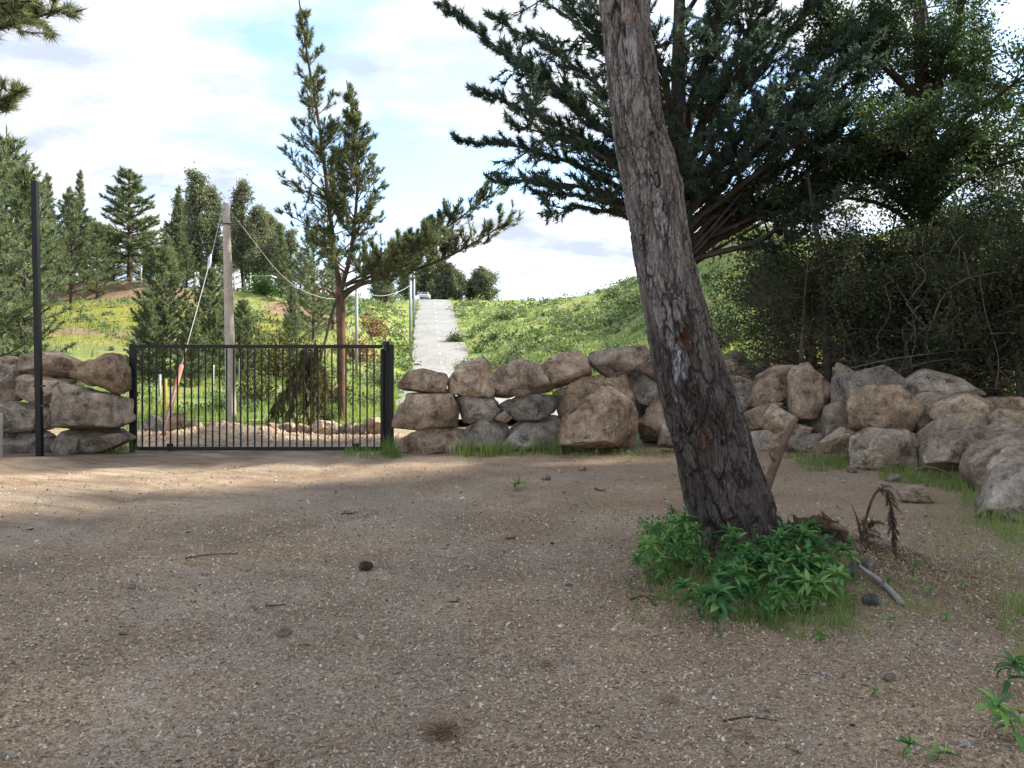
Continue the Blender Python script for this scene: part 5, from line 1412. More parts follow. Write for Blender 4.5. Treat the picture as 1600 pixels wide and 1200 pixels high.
def m_bark():
    t = NT('furrowed_pine_bark')
    p = t.coord('Object')
    ps = t.scale(p, (1, 1, .28))
    n1 = t.noise(ps, 9.0, 8.0, 0.7, 0.4)
    n2 = t.noise(t.scale(p, (1, 1, .16)), 42.0, 6.0, 0.7)
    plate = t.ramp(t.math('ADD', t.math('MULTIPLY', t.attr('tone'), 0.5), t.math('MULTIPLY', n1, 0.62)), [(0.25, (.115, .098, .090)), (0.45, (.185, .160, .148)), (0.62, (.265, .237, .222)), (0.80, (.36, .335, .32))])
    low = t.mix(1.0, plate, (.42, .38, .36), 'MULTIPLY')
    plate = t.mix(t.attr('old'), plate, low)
    pv_ = t.node('ShaderNodeVectorMath', {0: t.scale(p, (1, 1, .20)), 1: t.node('ShaderNodeVectorMath', {0: t.noisec(p, 14.0, 4.0), 'Scale': 0.05}, operation='SCALE').outputs[0]}, operation='ADD').outputs[0]
    e1 = t.ramp(t.vor(pv_, 15.0, 'DISTANCE_TO_EDGE'), [(0.0, 1.0), (0.055, 0.0)])
    e2 = t.ramp(t.vor(pv_, 38.0, 'DISTANCE_TO_EDGE'), [(0.0, 0.75), (0.06, 0.0)])
    ce = t.math('MULTIPLY', t.math('MAXIMUM', e1, e2), t.ramp(t.noise(p, 3.5, 4.0), [(0.38, 0.15), (0.60, 1.0)]))
    crack = t.ramp(n2, [(0.3, (.026, .020, .017)), (0.7, (.062, .046, .038))])
    c = t.mix(t.math('MAXIMUM', t.attr('crack'), ce), plate, crack)
    c = t.mix(1.0, c, t.ramp(n2, [(0.3, (.72, .72, .72)), (0.7, (1.22, 1.2, 1.18))]), 'MULTIPLY')
    c = t.mix(t.math('MULTIPLY', t.attr('resin'), t.ramp(t.noise(ps, 26.0, 5.0, 0.7), [(0.46, 0.0), (0.58, 0.85)])), c, (.50, .52, .58))
    c = t.mix(t.attr('wound'), c, t.ramp(n2, [(0.3, (.05, .022, .015)), (0.7, (.22, .095, .055))]))
    c = t.mix(t.attr('cut'), c, t.ramp(n2, [(0.3, (.30, .21, .16)), (0.7, (.46, .36, .29))]))
    b = t.bump(t.math('SUBTRACT', t.math('ADD', t.math('MULTIPLY', n1, 1.0), t.math('MULTIPLY', n2, 0.8)), t.math('MULTIPLY', ce, 0.9)), 1.0, 0.022)
    return t.principled(c, 0.88, 0.25, b)

TD = 6.15
TP = [(900, 1166, 225), (870, 1162, 168), (845, 1159, 136), (830, 1157, 122), (780, 1140, 125), (680, 1114, 117), (580, 1082, 109), (480, 1057, 97), (400, 1037.5, 92), (300, 1020, 88), (250, 1008, 84), (200, 996, 80), (100, 982.5, 76), (0, 970, 73), (-120, 957, 70), (-300, 945, 66)]
nS, nT = 560, 200
tp = np.array(TP, float)
sm = smooth_path(tp, nS)
cen = np.array([P(u, v, TD) for v, u, w in sm]); rad = sm[:, 2] / FPX * TD / 2 * .985
cen[:, 1] += .10 * np.sin(np.linspace(0, 5, nS))
th = np.linspace(0, 2 * np.pi, nT, endpoint=False)
cum = np.r_[0, np.cumsum(np.linalg.norm(np.diff(cen, axis=0), axis=1))]
S, TH_ = np.meshgrid(cum, th, indexing='ij')
bx, by = np.cos(TH_), np.sin(TH_)
NC = 19
wa = .9 * fbm(bx * 1.3, by * 1.3, S * 1.3, 201, 3) + .55 * fbm(bx * 4, by * 4, S * 6, 202, 3) + .22 * fbm(bx * 12, by * 12, S * 22, 212, 2)
ws = .8 * fbm(bx * 1.5 + 9, by * 1.5, S * 2.2, 203, 3) + .35 * fbm(bx * 7 + 9, by * 7, S * 8, 213, 2)
ca = TH_ / (2 * np.pi) * NC + wa; cs = S / .40 + ws
def cells(ca, cs, nc, seed):
    ia = np.floor(ca).astype(np.int64); js = np.floor(cs).astype(np.int64)
    f1 = np.full(ca.shape, 9.0); f2 = np.full(ca.shape, 9.0); idv = np.zeros(ca.shape)
    for da in (-1, 0, 1):
        for ds in (-1, 0, 1):
            ka = (ia + da) % nc; ks = js + ds
            px_ = ia + da + .15 + .7 * _h(ka, ks, 0 * ka, seed); py_ = ks + .1 + .8 * _h(ka, ks, 0 * ka, seed + 1)
            d = np.hypot(ca - px_, (cs - py_) * 1.0)
            c_ = _h(ka, ks, 0 * ka, seed + 2)
            nearer = d < f1
            f2 = np.where(nearer, f1, np.minimum(f2, d)); idv = np.where(nearer, c_, idv); f1 = np.minimum(f1, d)
    return f1, f2, idv
f1, f2, idv = cells(ca, cs, NC, 301)
g1, g2, id2 = cells(TH_ / (2 * np.pi) * 44 + wa * 2.0, S / .15 + ws * 2.2, 44, 401)
edge = f2 - f1; edge2 = g2 - g1
deep = np.clip(.72 + .9 * fbm(bx * 2.2, by * 2.2, S * 2.0, 221, 3), .25, 1)
plate = sstep(0.03, 0.24, edge)
lay = (np.floor(2.6 * (fbm(bx * 5, by * 5, S * 4.5, 223, 3) + 1) + idv) / 2.6) % 1.0
hgt = .021 * (1 - (1 - plate) * deep) + .006 * (idv - .5) * plate + .0045 * (1 - (1 - sstep(0, .16, edge2)) * deep) + .004 * (id2 - .5) * sstep(0, .06, edge2) + .0050 * lay
hgt = hgt + .0042 * fbm(bx * 16, by * 16, S * 9, 207, 4) + .012 * fbm(bx * 1.2, by * 1.2, S * 1.5, 209, 3)
hgt = hgt + (.006 * (idv - .5) + .010 * (1 - (1 - plate))) * sstep(430, 700, HOR - (cen[:, 2][:, None] - EYE + 0 * bx) / TD * FPX)
pu = 800 + (cen[:, 0][:, None] + bx * rad[:, None]) / TD * FPX
pv = HOR - (cen[:, 2][:, None] - EYE + 0 * bx) / TD * FPX
front = sstep(-.05, .25, -by)
def blob(u, v, ru, rv): return np.exp(-(((pu - u) / ru) ** 2 + ((pv - v) / rv) ** 2)) * front
for u, v, ru, rv, a in ((1047, 255, 12, 22, .016), (1062, 296, 10, 16, .020), (1026, 425, 20, 16, .014), (1078, 432, 12, 18, .014), (1003, 205, 14, 16, .014), (985, 322, 12, 22, .018), (1030, 100, 8, 20, .02), (1120, 640, 24, 30, .02), (1190, 800, 26, 50, .030), (1105, 800, 22, 50, .022), (1150, 812, 18, 40, .022)):
    hgt = hgt + a * blob(u, v, ru, rv)
wound = np.clip(1.6 * blob(1062, 527, 12, 14) - .25, 0, 1)
hgt = hgt - .035 * wound
wound = np.clip(wound + .55 * np.clip(1.5 * blob(1092, 682, 9, 24) - .3, 0, 1) + .35 * np.clip(1.5 * blob(1088, 560, 12, 10) - .3, 0, 1), 0, 1)
cut = np.clip(2.6 * blob(969, 45, 9, 11) - .8, 0, 1); hgt = hgt + .012 * cut
def streak(pts, w):
    m = np.zeros(pu.shape)
    for (a, b) in zip(pts[:-1], pts[1:]):
        a = np.array(a, float); b = np.array(b, float); L2 = ((b - a) ** 2).sum()
        t_ = np.clip(((pu - a[0]) * (b - a)[0] + (pv - a[1]) * (b - a)[1]) / L2, 0, 1)
        m = np.maximum(m, 1 - sstep(w * .5, w, np.hypot(pu - a[0] - t_ * (b - a)[0], pv - a[1] - t_ * (b - a)[1])))
    return m * front
resin = .75 * np.clip(.9 * streak([(1046, 520), (1049, 550), (1060, 578)], 9) + .8 * streak([(1055, 545), (1062, 575)], 6) + .7 * streak([(1050, 570), (1047, 600), (1058, 615)], 4) + .7 * streak([(1148, 630), (1158, 670), (1167, 728)], 4.5) + .45 * streak([(978, 60), (984, 130)], 7), 0, 1)
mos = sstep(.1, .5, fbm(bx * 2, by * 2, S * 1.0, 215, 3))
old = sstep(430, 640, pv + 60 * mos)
vrow = HOR - (cen[:, 2][:, None] - EYE) / TD * FPX
hgt = hgt + sstep(760, 880, vrow) * (.045 * np.cos(5 * TH_ + .6) + .03 * np.cos(3 * TH_ + 2))
RR_ = rad[:, None] + hgt - .026
tt, aa_, bb_ = frames(cen)
ex = np.array([1.0, 0, 0]); ey = np.array([0, 1.0, 0])
ez_t = tt
axx = unit(ex - tt * (tt @ ex)[:, None]); ayy = unit(ey - tt * (tt @ ey)[:, None])
V = cen[:, None] + RR_[..., None] * (bx[..., None] * axx[:, None] + by[..., None] * ayy[:, None])
V = V.reshape(-1, 3)
i = np.arange(nS - 1)[:, None] * nT; j = np.arange(nT)[None]; k = (j + 1) % nT
F = np.stack([i + j, i + k, i + nT + k, i + nT + j], -1).reshape(-1, 4)
tloc = P(1159, 845, TD); tloc[2] = hz(tloc[0], TD)
lp = empty('leaning_pine', tloc, 'thick leaning pine trunk with furrowed bark in the near yard', 'tree')
crk = (1 - sstep(.07, .22, edge)) * deep
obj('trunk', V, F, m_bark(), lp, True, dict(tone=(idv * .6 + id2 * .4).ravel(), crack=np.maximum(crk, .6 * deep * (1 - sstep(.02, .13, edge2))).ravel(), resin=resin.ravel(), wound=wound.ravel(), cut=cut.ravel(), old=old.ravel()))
# crown above the picture
g = Grow(95); rs = g.rs
top = smooth_path([cen[-1], cen[-1] + [-.05, .1, 1.8], cen[-1] + [.1, .2, 4.2], cen[-1] + [.15, .3, 6.6]], 12)
MB().tube(top, np.linspace(rad[-1], .04, 12), 14).build('upper_stem', M_WOOD, lp, True)
for k in range(15):
    f = rs.uniform(.3, 1); q = top[int(f * 11)]
    a = rs.random() * 6.283; l = 2.9 * (1 - f * .72) * rs.uniform(.7, 1.15)
    pth = g.arc(q, [math.cos(a), math.sin(a), .25], l, 7, .35, .07); g.limb(pth, .04, .01, 5)
    g.twigs(pth, 12, .8, .25, .8, .35, .4, 3, .008, sub=1)
Pp, D = g.shoots()
g.twigmesh().build('branches', M_WOOD, lp)
crown('crown', [needles(Pp, D, 7, .20, .024, .75, rs, back=.15)], M_PINE, lp)
# leaf sprig growing on the bark
# ------------------------------------------------------------------ leafy weeds
def leaf_mesh(name, L, W, curl, seed, mat, tone):
    rs = np.random.default_rng(seed); n = 6
    f = np.linspace(0, 1, n); w = W * np.sin(np.pi * np.clip(f * .93 + .05, 0, 1)) ** .8 * (1 - .25 * f); w[-1] = 0.0008
    a = -curl * f
    y = np.concatenate([[0], np.cumsum(np.cos(a[:-1]) * L / (n - 1))]); z = np.concatenate([[0], np.cumsum(np.sin(a[:-1]) * L / (n - 1))])
    V = []
    for q in range(n): V += [[-w[q], y[q], z[q] + w[q] * .45], [0, y[q], z[q]], [w[q], y[q], z[q] + w[q] * .45]]
    F = []
    for q in range(n - 1):
        for s in (0, 1): F.append([q * 3 + s, q * 3 + s + 1, q * 3 + s + 4, q * 3 + s + 3])
    return mesh_data(name, V, np.array(F), mat, True, dict(tone=np.full(len(V), tone)))
M_DRYLEAF = m_leaf('dry_weed_leaves', (.14, .11, .04), (.28, .22, .09), (.38, .31, .15), .3)
LEAFS = {k: [leaf_mesh('leaf', 1.0, wd, c, 7, M_DRYLEAF if k == 'dry' else M_WEED, tn + dt) for c, wd in ((.5, .15), (1.0, .17), (1.6, .13)) for dt in (-.14, .12)] for k, tn in (('dark', .28), ('mid', .55), ('light', .86), ('dry', .5))}
M_STEM = m_plain('weed_stem', (.10, .16, .05), .6, .3, .2, 20)

def weed(base, hgt, kind, seed, label, group, leaf=.10, nl=15, low=7, name='leafy_weed', lean=.25):
    rs = np.random.default_rng(seed)
    base = np.asarray(base, float)
    root = empty(name, base, label, 'plant', group)
    d = rs.normal(size=2) * lean * hgt
    path = smooth_path([base - [0, 0, .02], base + [d[0] * .3, d[1] * .3, hgt * .5], base + [d[0], d[1], hgt]], 7)
    MB().tube(path, np.linspace(.0045, .002, 7), 5).build('stem', M_STEM, root, True)
    items = []
    for q in range(nl): items.append((1.0 - .16 * (q / nl), leaf * (1.05 - .45 * (1 - q / nl)), .95 - .95 * q / nl))
    for q in range(low): items.append((rs.uniform(.25, .8), leaf * rs.uniform(.6, .95), rs.uniform(-.1, .4)))
    for q, (f, l, el) in enumerate(items):
        a = q * 2.39996 + rs.normal() * .25; el = el + rs.normal() * .15
        p = np.array([np.interp(f, np.linspace(0, 1, 7), path[:, c]) for c in range(3)]) - base
        kk = kind if rs.random() < .75 else ('mid', 'light', 'dark')[rs.integers(3)]
        if f < .6 and rs.random() < .18: kk = 'dry'
        o = bpy.data.objects.new('leaf', LEAFS[kk][rs.integers(6)])
        o.parent = root; o.location = tuple(p)
        o.rotation_euler = (el, rs.normal() * .2, a)
        s = l * rs.uniform(.85, 1.15); o.scale = (s * rs.uniform(.85, 1.2), s, s)
        COL.objects.link(o)
    return root
WD = 'dark green leafy weed in the clump before the leaning trunk'
WL = 'light green leafy weed on the near corner of the trunk clump'
WB = 'bright green leafy weed at the shady-side edge of the leaning trunk'
SW = ['small weed sprouting just before the grey stick', 'small weed beyond the end of the dead bough', 'small light weed past the lower end of the grey stick', 'flat light weed in thin grass toward the nearest boulder',
      'small light weed before the lone grey cone', 'small weed at the lowest tip of the trunk clump', 'small dark weed at the foot of the dead bough', 'pale flat weed farthest out in the thin grass', 'small weed on the litter at the open side of the mound', 'small weed at the edge of the rotten root']
ROS = [(1145, 832, 'dark', WD), (1160, 855, 'dark', WD), (1182, 850, 'dark', WD), (1220, 838, 'dark', WD), (1206, 856, 'dark', WD), (1282, 852, 'dark', WD), (1262, 838, 'mid', WD), (1130, 890, 'dark', WD), (1147, 884, 'dark', WD), (1172, 872, 'dark', WD),
       (1217, 893, 'dark', WD), (1236, 872, 'dark', WD), (1200, 905, 'mid', WD), (1092, 925, 'dark', WD), (1112, 922, 'dark', WD), (1122, 944, 'dark', WD), (1140, 915, 'dark', WD), (1160, 925, 'dark', WD), (1240, 905, 'dark', WD), (1302, 872, 'dark', WD), (1132, 957, 'dark', WD), (1105, 868, 'dark', WD), (1195, 880, 'dark', WD),
       (1178, 897, 'light', WL), (1262, 888, 'light', WL), (1292, 905, 'light', WL), (1309, 912, 'light', WL), (1254, 925, 'light', WL), (1218, 927, 'mid', WL), (1276, 918, 'light', WL), (1240, 940, 'mid', WL), (1290, 886, 'mid', WL),
       (1031, 808, 'light', WB), (1048, 815, 'light', WB), (1062, 806, 'mid', WB), (1075, 815, 'mid', WB), (1017, 834, 'light', WB), (1008, 862, 'light', WB), (1035, 850, 'light', WB), (1055, 845, 'mid', WB), (1022, 875, 'mid', WB), (1072, 842, 'mid', WB), (1046, 868, 'light', WB), (1085, 850, 'mid', WB),
       (1254, 818, 'light', 'light green weed on the soil edge beyond the trunk clump'), (1280, 828, 'mid', 'light green weed on the soil edge beyond the trunk clump')]
for k, (u, v, kind, lab) in enumerate(ROS):
    hg = {WD: .21, WL: .16, WB: .27}.get(lab, .14)
    b = ground_at(u + (k % 5 - 2) * 3, v + hg / 6.0 * FPX * .92)
    weed(b, hg * (1 + .22 * math.sin(k * 1.7)), ('mid' if kind == 'dark' and k % 3 == 0 else kind), 900 + k, lab, lab, leaf=(.125 if lab != WB else .105) * (1 + .28 * math.sin(k * 2.9)), nl=16 + k % 6, low=12)
weed(ground_at(1338, 908), .17, 'light', 960, 'pale weed with rounded top growing over the grey pine cones', None, leaf=.10, nl=13, low=2)
for k, (u, v, hg, lf, kind) in enumerate([(1385, 922, .06, .07, 'mid'), (1432, 888, .05, .07, 'mid'), (1452, 932, .05, .07, 'light'), (1478, 972, .04, .06, 'light'), (1392, 982, .06, .06, 'light'), (1280, 1004, .04, .07, 'mid'), (1365, 862, .05, .08, 'dark'), (1500, 920, .04, .06, 'light'), (985, 920, .05, .05, 'mid'), (1340, 830, .05, .06, 'mid')]):
    weed(ground_at(u, v), hg, kind, 970 + k, SW[k], 'small weeds sprouting from the litter', leaf=lf, nl=8, low=0)
weed(ground_at(1590, 1160), .15, 'light', 985, 'largest leafy weed at the lower picture edge', None, leaf=.13, nl=14, low=8)
weed(ground_at(1572, 1085), .14, 'dark', 986, 'dark leafy weed by the picture edge above the largest one', None, leaf=.12, nl=12, low=5)
weed(ground_at(1409, 1184), .055, 'dark', 987, 'low dark green rosette on bare litter near the bottom', None, leaf=.075, nl=11, low=0)
weed(ground_at(1360, 1090), .035, 'light', 988, 'tiny light seedling beside the pale chip stone', None, leaf=.05, nl=7, low=0)
weed(ground_at(1465, 1190), .03, 'light', 989, 'small pale weed at the bottom picture edge', None, leaf=.08, nl=8, low=0)
weed(ground_at(806, 766), .09, 'mid', 990, 'lone green sprout standing in the middle of the yard', None, leaf=.17, nl=9, low=0)
weed(ground_at(108, 690), .25, 'dark', 991, 'weed growing between the pole and the dark boulders', None, leaf=.16, nl=9, low=8)
weed(ground_at(1102, 782), .30, 'mid', 992, 'slim sprout climbing up the leaning trunk', None, leaf=.09, nl=4, low=3)
weed(ground_at(1307, 722), .55, 'mid', 993, 'upright sapling before the pale sloping rock', None, leaf=.16, nl=5, low=5)
weed(ground_at(985, 722), .16, 'light', 994, 'pale weed in the strip of grass before the biggest boulder', None, leaf=.14, nl=9, low=3)

# ------------------------------------------------------------------ grass, chips and needles on the yard
def blades(C, n, h, w, spread, rs, lean=.5, tone=None):
    m = len(C) * n
    Cc = np.repeat(C, n, 0); h = np.repeat(np.broadcast_to(h, (len(C),)) * rs.uniform(.35, 1.35, len(C)), n) * rs.uniform(.45, 1.15, m)
    r = spread * np.sqrt(rs.random(m)); a = rs.random(m) * 6.283
    B = Cc.copy(); B[:, 0] += r * np.cos(a); B[:, 1] += r * np.sin(a); B[:, 2] = H(B[:, 0], B[:, 1]) - .005
    ln = lean * rs.uniform(.2, 1.4, m); az = rs.random(m) * 6.283
    o = np.stack([np.cos(az), np.sin(az), 0 * az], -1); s = np.stack([-np.sin(az), np.cos(az), 0 * az], -1)
    tw = rs.random(m)[:, None] - .5; s = unit(s + o * tw)
    ww = (w * rs.uniform(.6, 1.2, m))[:, None] / 2
    up = np.array([0, 0, 1.0])
    M1 = B + up * (h * .55)[:, None] + o * (h * ln * .25)[:, None]
    T = B + up * (h * np.maximum(.3, .95 - .25 * ln))[:, None] + o * (h * ln * .85)[:, None]
    V = np.stack([B - s * ww, B + s * ww, M1 + s * ww * .75, M1 - s * ww * .75, T], 1).reshape(-1, 3)
    i = np.arange(m)[:, None] * 5
    F = np.concatenate([i + [0, 1, 2], i + [0, 2, 3], i + [3, 2, 4]])
    tn = np.repeat(rs.random(len(C)) if tone is None else np.broadcast_to(tone, (len(C),)), n) * .6 + rs.random(m) * .4
    return V, F, np.repeat(tn, 5)

rs = np.random.default_rng(5)
def in_quad(n, poly):
    """points of the ground spread over a picture-space outline (area weighted in the world)"""
    c = np.array([ground_at(u, v) for u, v in poly])[:, :2]
    lo, hi = c.min(0), c.max(0); out = []
    while len(out) < n:
        q = lo + (hi - lo) * rs.random((n * 3, 2))
        ins = np.zeros(len(q), bool); j = len(c) - 1
        for i in range(len(c)):
            cond = ((c[i, 1] > q[:, 1]) != (c[j, 1] > q[:, 1])) & (q[:, 0] < (c[j, 0] - c[i, 0]) * (q[:, 1] - c[i, 1]) / (c[j, 1] - c[i, 1] + 1e-12) + c[i, 0])
            ins ^= cond; j = i
        out += list(q[ins])
    out = np.array(out[:n])
    return np.c_[out, H(out[:, 0], out[:, 1])]
gm = MB()
for poly, n, nb, h, w, sp, ln, tn in [
    ([(1060, 905), (1330, 920), (1345, 985), (1220, 1006), (1090, 960)], 90, 12, .19, .0045, .06, 1.0, None),
    ([(1150, 950), (1330, 960), (1330, 1000), (1210, 1006)], 26, 12, .20, .0042, .05, 1.1, .25),
    ([(1000, 850), (1100, 840), (1105, 940), (1030, 945)], 80, 14, .17, .006, .06, .9, .45),
    ([(960, 900), (1080, 920), (1075, 985), (990, 975)], 40, 10, .08, .004, .06, .9, .2),
    ([(1330, 870), (1420, 880), (1440, 980), (1330, 1000)], 70, 8, .09, .003, .08, .9, .75),
    ([(1090, 800), (1150, 815), (1150, 850), (1095, 850)], 26, 12, .24, .006, .05, .5, .5),
]:
    gm.add(*blades(in_quad(n, poly), nb, h, w, sp, rs, ln, tn))
tag(gm.build('mound_grass', M_GRASS), kind='stuff')
C = in_quad(420, [(1000, 835), (1090, 815), (1240, 840), (1330, 860), (1335, 950), (1230, 985), (1090, 960), (1010, 915)])
C[:, 2] += rs.random(420) * .11 + .015
V_, F_, t_ = leafquads(C, 7, .055, rs, .035, None, .26, -.35)
um = MB(); um.add(V_, F_, t_ * .8); tag(um.build('mound_undergrowth', M_WEED), kind='stuff')
gm = MB()
for poly, n, nb, h, w, sp, ln, tn in [
    ([(706, 709), (880, 707), (880, 713), (706, 716)], 75, 12, .42, .009, .10, .7, None),
    ([(880, 704), (1010, 705), (1060, 716), (880, 714)], 50, 8, .18, .009, .12, .9, None),
    ([(525, 704), (620, 708), (630, 718), (535, 716)], 45, 12, .16, .010, .10, .6, .35),
    ([(598, 706), (624, 709), (626, 716), (600, 715)], 16, 12, .40, .010, .07, .4, .25),
    ([(160, 700), (215, 702), (215, 710), (165, 710)], 20, 12, .28, .010, .10, .6, .25),
    ([(1040, 690), (1170, 700), (1170, 716), (1060, 716)], 40, 10, .18, .010, .12, .7, .6),
    ([(1215, 708), (1335, 716), (1335, 735), (1270, 738)], 60, 12, .22, .009, .10, .7, .4),
    ([(1375, 734), (1500, 742), (1520, 775), (1380, 752)], 90, 12, .26, .008, .10, .7, .5),
    ([(1500, 765), (1600, 815), (1600, 860), (1525, 830)], 70, 12, .26, .006, .10, .8, .7),
    ([(1450, 780), (1620, 850), (1620, 1000), (1400, 960)], 200, 7, .12, .004, .12, 1.0, .8),
    ([(1560, 960), (1640, 930), (1680, 1060), (1590, 1050)], 26, 12, .24, .006, .07, .8, .6),
    ([(905, 780), (985, 785), (985, 850), (920, 845)], 16, 12, .10, .005, .08, 1.0, .65),
    ([(1040, 745), (1085, 745), (1085, 790), (1045, 790)], 16, 10, .12, .006, .08, 1.0, .65),
    ([(820, 745), (870, 750), (860, 800), (780, 790)], 10, 9, .06, .005, .05, 1.0, .5),
    ([(1560, 592), (1640, 590), (1640, 640), (1560, 630)], 60, 10, .5, .014, .2, .7, .6),
]:
    gm.add(*blades(in_quad(n, poly), nb, h, w, sp, rs, ln, tn))
tag(gm.build('yard_grass', M_GRASS), kind='stuff')

# grass land behind the gate and on the slopes
def scatter_field(n, y0, y1, az0, az1, p=1.0):
    out = []
    while sum(map(len, out)) < n:
        y = np.exp(rs.uniform(math.log(y0), math.log(y1), n)); a = rs.uniform(az0, az1, n)
        x = y * np.tan(a)
        m = (rs.random(n) < grass_mask(x, y) * (1 - .75 * bank_mask(x, y)) * np.clip(.55 + .9 * fbm(x * .3, y * .3, 3, 71, 3), .1, 1)) & (np.abs(x - road_x(y)) > 3.15)
        out.append(np.stack([x, y], -1)[m])
    q = np.concatenate(out)[:n]
    return np.c_[q, H(q[:, 0], q[:, 1])]
gm = MB()
C = scatter_field(3600, 19.5, 34, -.58, .42); tn_ = np.clip(.5 + .8 * fbm(C[:, 0] * .4, C[:, 1] * .4, 0, 73, 3), 0, 1)
gm.add(*blades(C, 5, .42, .024, .22, rs, .55, tn_))
C = scatter_field(4200, 34, 70, -.6, .42); tn_ = np.clip(.5 + .8 * fbm(C[:, 0] * .25, C[:, 1] * .25, 0, 74, 3), 0, 1)
gm.add(*blades(C, 4, .42, .05, .35, rs, .55, tn_))
C = scatter_field(2800, 70, 150, -.35, .30); tn_ = np.clip(.5 + .8 * fbm(C[:, 0] * .15, C[:, 1] * .15, 0, 75, 3), 0, 1)
gm.add(*blades(C, 4, .5, .11, .7, rs, .55, tn_))
yv = np.exp(rs.uniform(math.log(24), math.log(150), 1500)); sd = np.where(rs.random(1500) < .5, -1, 1)
xv = road_x(yv) + sd * (3.0 + .5 * rs.random(1500) ** 2 - .25 * rs.random(1500))
C = np.c_[xv, yv, H(xv, yv)]
gm.add(*blades(C, 5, .30 + .003 * yv, .03, .30, rs, .8, np.clip(.3 + .4 * rs.random(1500), 0, 1)))
tag(gm.build('meadow_grass', M_GRASS), kind='stuff')
# low scrub on the slopes
sm_ = MB()
for n, y0, y1, r0, q, sz in ((130, 24, 40, .42, 38, .11), (340, 40, 75, .70, 32, .19), (560, 70, 150, 1.2, 24, .40)):
    C = scatter_field(n, y0, y1, -.50 if y0 < 60 else -.30, .34)
    rr = r0 * rs.uniform(.35, 1.4, n)
    d = unit(rs.normal(size=(n * q, 3))) * (rs.random((n * q, 1)) ** .4); d[:, 2] = np.abs(d[:, 2]) * .75
    Pq = np.repeat(C, q, 0) + d * np.repeat(rr, q)[:, None]
    kind = np.repeat(rs.random(n), q)
    V, F, tq = leafquads(Pq, 2, sz, rs, sz * .6, None, .35, -.3, None)
    sm_.add(V, F, np.clip(np.repeat(kind, 8) * .75 + tq * .3, 0, 1))
tag(sm_.build('hillside_scrub', M_SCRUB), kind='stuff')

# crushed wood chips and stones
def chips(n, r0, r1, s0, s1, seed, flat):
    q = np.random.default_rng(seed)
    r = r0 * (r1 / r0) ** q.random(n); a = np.radians(q.uniform(-47, 47, n))
    x, y = r * np.sin(a), r * np.cos(a); z = H(x, y)
    s = q.uniform(s0, s1, n) * (.55 + .45 * q.random(n)) * (1 + .10 * r)
    k = np.linspace(0, 2 * np.pi, 5)[:-1]
    ang = q.random((n, 1)) * 6.283 + k[None] + q.normal(size=(n, 4)) * .3
    rad_ = s[:, None] * q.uniform(.6, 1.1, (n, 4)); asp = q.uniform(.22, .8, n) if flat > .46 else q.uniform(.4, 1, n)
    lx = rad_ * np.cos(ang); ly = rad_ * np.sin(ang) * asp[:, None]
    ro = q.random(n) * 6.283; cr, sr = np.cos(ro)[:, None], np.sin(ro)[:, None]
    bxy = np.stack([x[:, None] + lx * cr - ly * sr, y[:, None] + lx * sr + ly * cr], -1)
    tilt = q.normal(size=(n, 2)) * .35
    bz = z[:, None] + (lx * tilt[:, :1] + ly * tilt[:, 1:]) + s[:, None] * .12
    top = np.stack([x + s * q.normal(size=n) * .3, y + s * q.normal(size=n) * .3, z + s * (flat + flat * q.random(n))], -1)
    V = np.concatenate([np.concatenate([bxy, bz[..., None]], -1), top[:, None]], 1).reshape(-1, 3)
    i = np.arange(n)[:, None] * 5
    F = np.concatenate([i + [0, 1, 4], i + [1, 2, 4], i + [2, 3, 4], i + [3, 0, 4]])
    return V, F, np.repeat(q.random(n), 5), x, y
t = NT('wood_chips')
t.principled(t.mix(1.0, t.ramp(t.attr('tone'), [(0, (.15, .10, .062)), (.3, (.38, .27, .175)), (.6, (.52, .395, .272)), (.88, (.61, .49, .355)), (1, (.68, .59, .465))]), t.ramp(t.noise(t.pos(), 90, 3), [(.3, (.8, .8, .8)), (.7, (1.15, 1.15, 1.15))]), 'MULTIPLY'), .9, .15)
M_CHIP = t.m
t = NT('gravel_stones')
t.principled(t.mix(1.0, t.ramp(t.attr('tone'), [(0, (.11, .10, .088)), (.35, (.24, .22, .19)), (.7, (.36, .33, .29)), (.95, (.45, .42, .38)), (1, (.58, .56, .51))]), t.ramp(t.noise(t.pos(), 70, 3), [(.3, (.8, .8, .8)), (.7, (1.15, 1.15, 1.15))]), 'MULTIPLY'), .9, .2)
M_GRAV = t.m
V, F, tn_, x_, y_ = chips(51000, 1.9, 9.0, .005, .0125, 501, .48)
keep = np.random.default_rng(9).random(len(x_)) < np.clip(.95 - .55 * sstep(0, .9, -(x_ + 2.4) * .45 + (y_ - 6.5) * .14), .12, 1)
kv = np.repeat(keep, 5); remap = np.cumsum(kv) - 1
kf = keep[F[:, 0] // 5]
mb = MB(); mb.add(V[kv], remap[F[kf]], tn_[kv]); tag(mb.build('bark_chips', M_CHIP), kind='stuff')
V, F, tn_, x_, y_ = chips(15000, 1.9, 13.5, .005, .014, 502, .45)
mb = MB(); mb.add(V, F, tn_)
V, F, tn_, x_, y_ = chips(520, 2.2, 12.5, .013, .028, 503, .40)
mb.add(V, F, tn_); tag(mb.build('gravel', M_GRAV), kind='stuff')
q = np.random.default_rng(12); n = 2600
x = q.uniform(-9.4, -1.5, n); y = q.uniform(16.6, 19.2, n); s = q.uniform(.012, .06, n) * q.random(n) + .01
k4 = np.linspace(0, 6.283, 6)[:-1]; rr = s[:, None] * q.uniform(.6, 1.2, (n, 5)); z = H(x, y)
b_xy = np.stack([x[:, None] + rr * np.cos(k4), y[:, None] + rr * np.sin(k4), np.repeat(z[:, None] - .01, 5, 1)], -1)
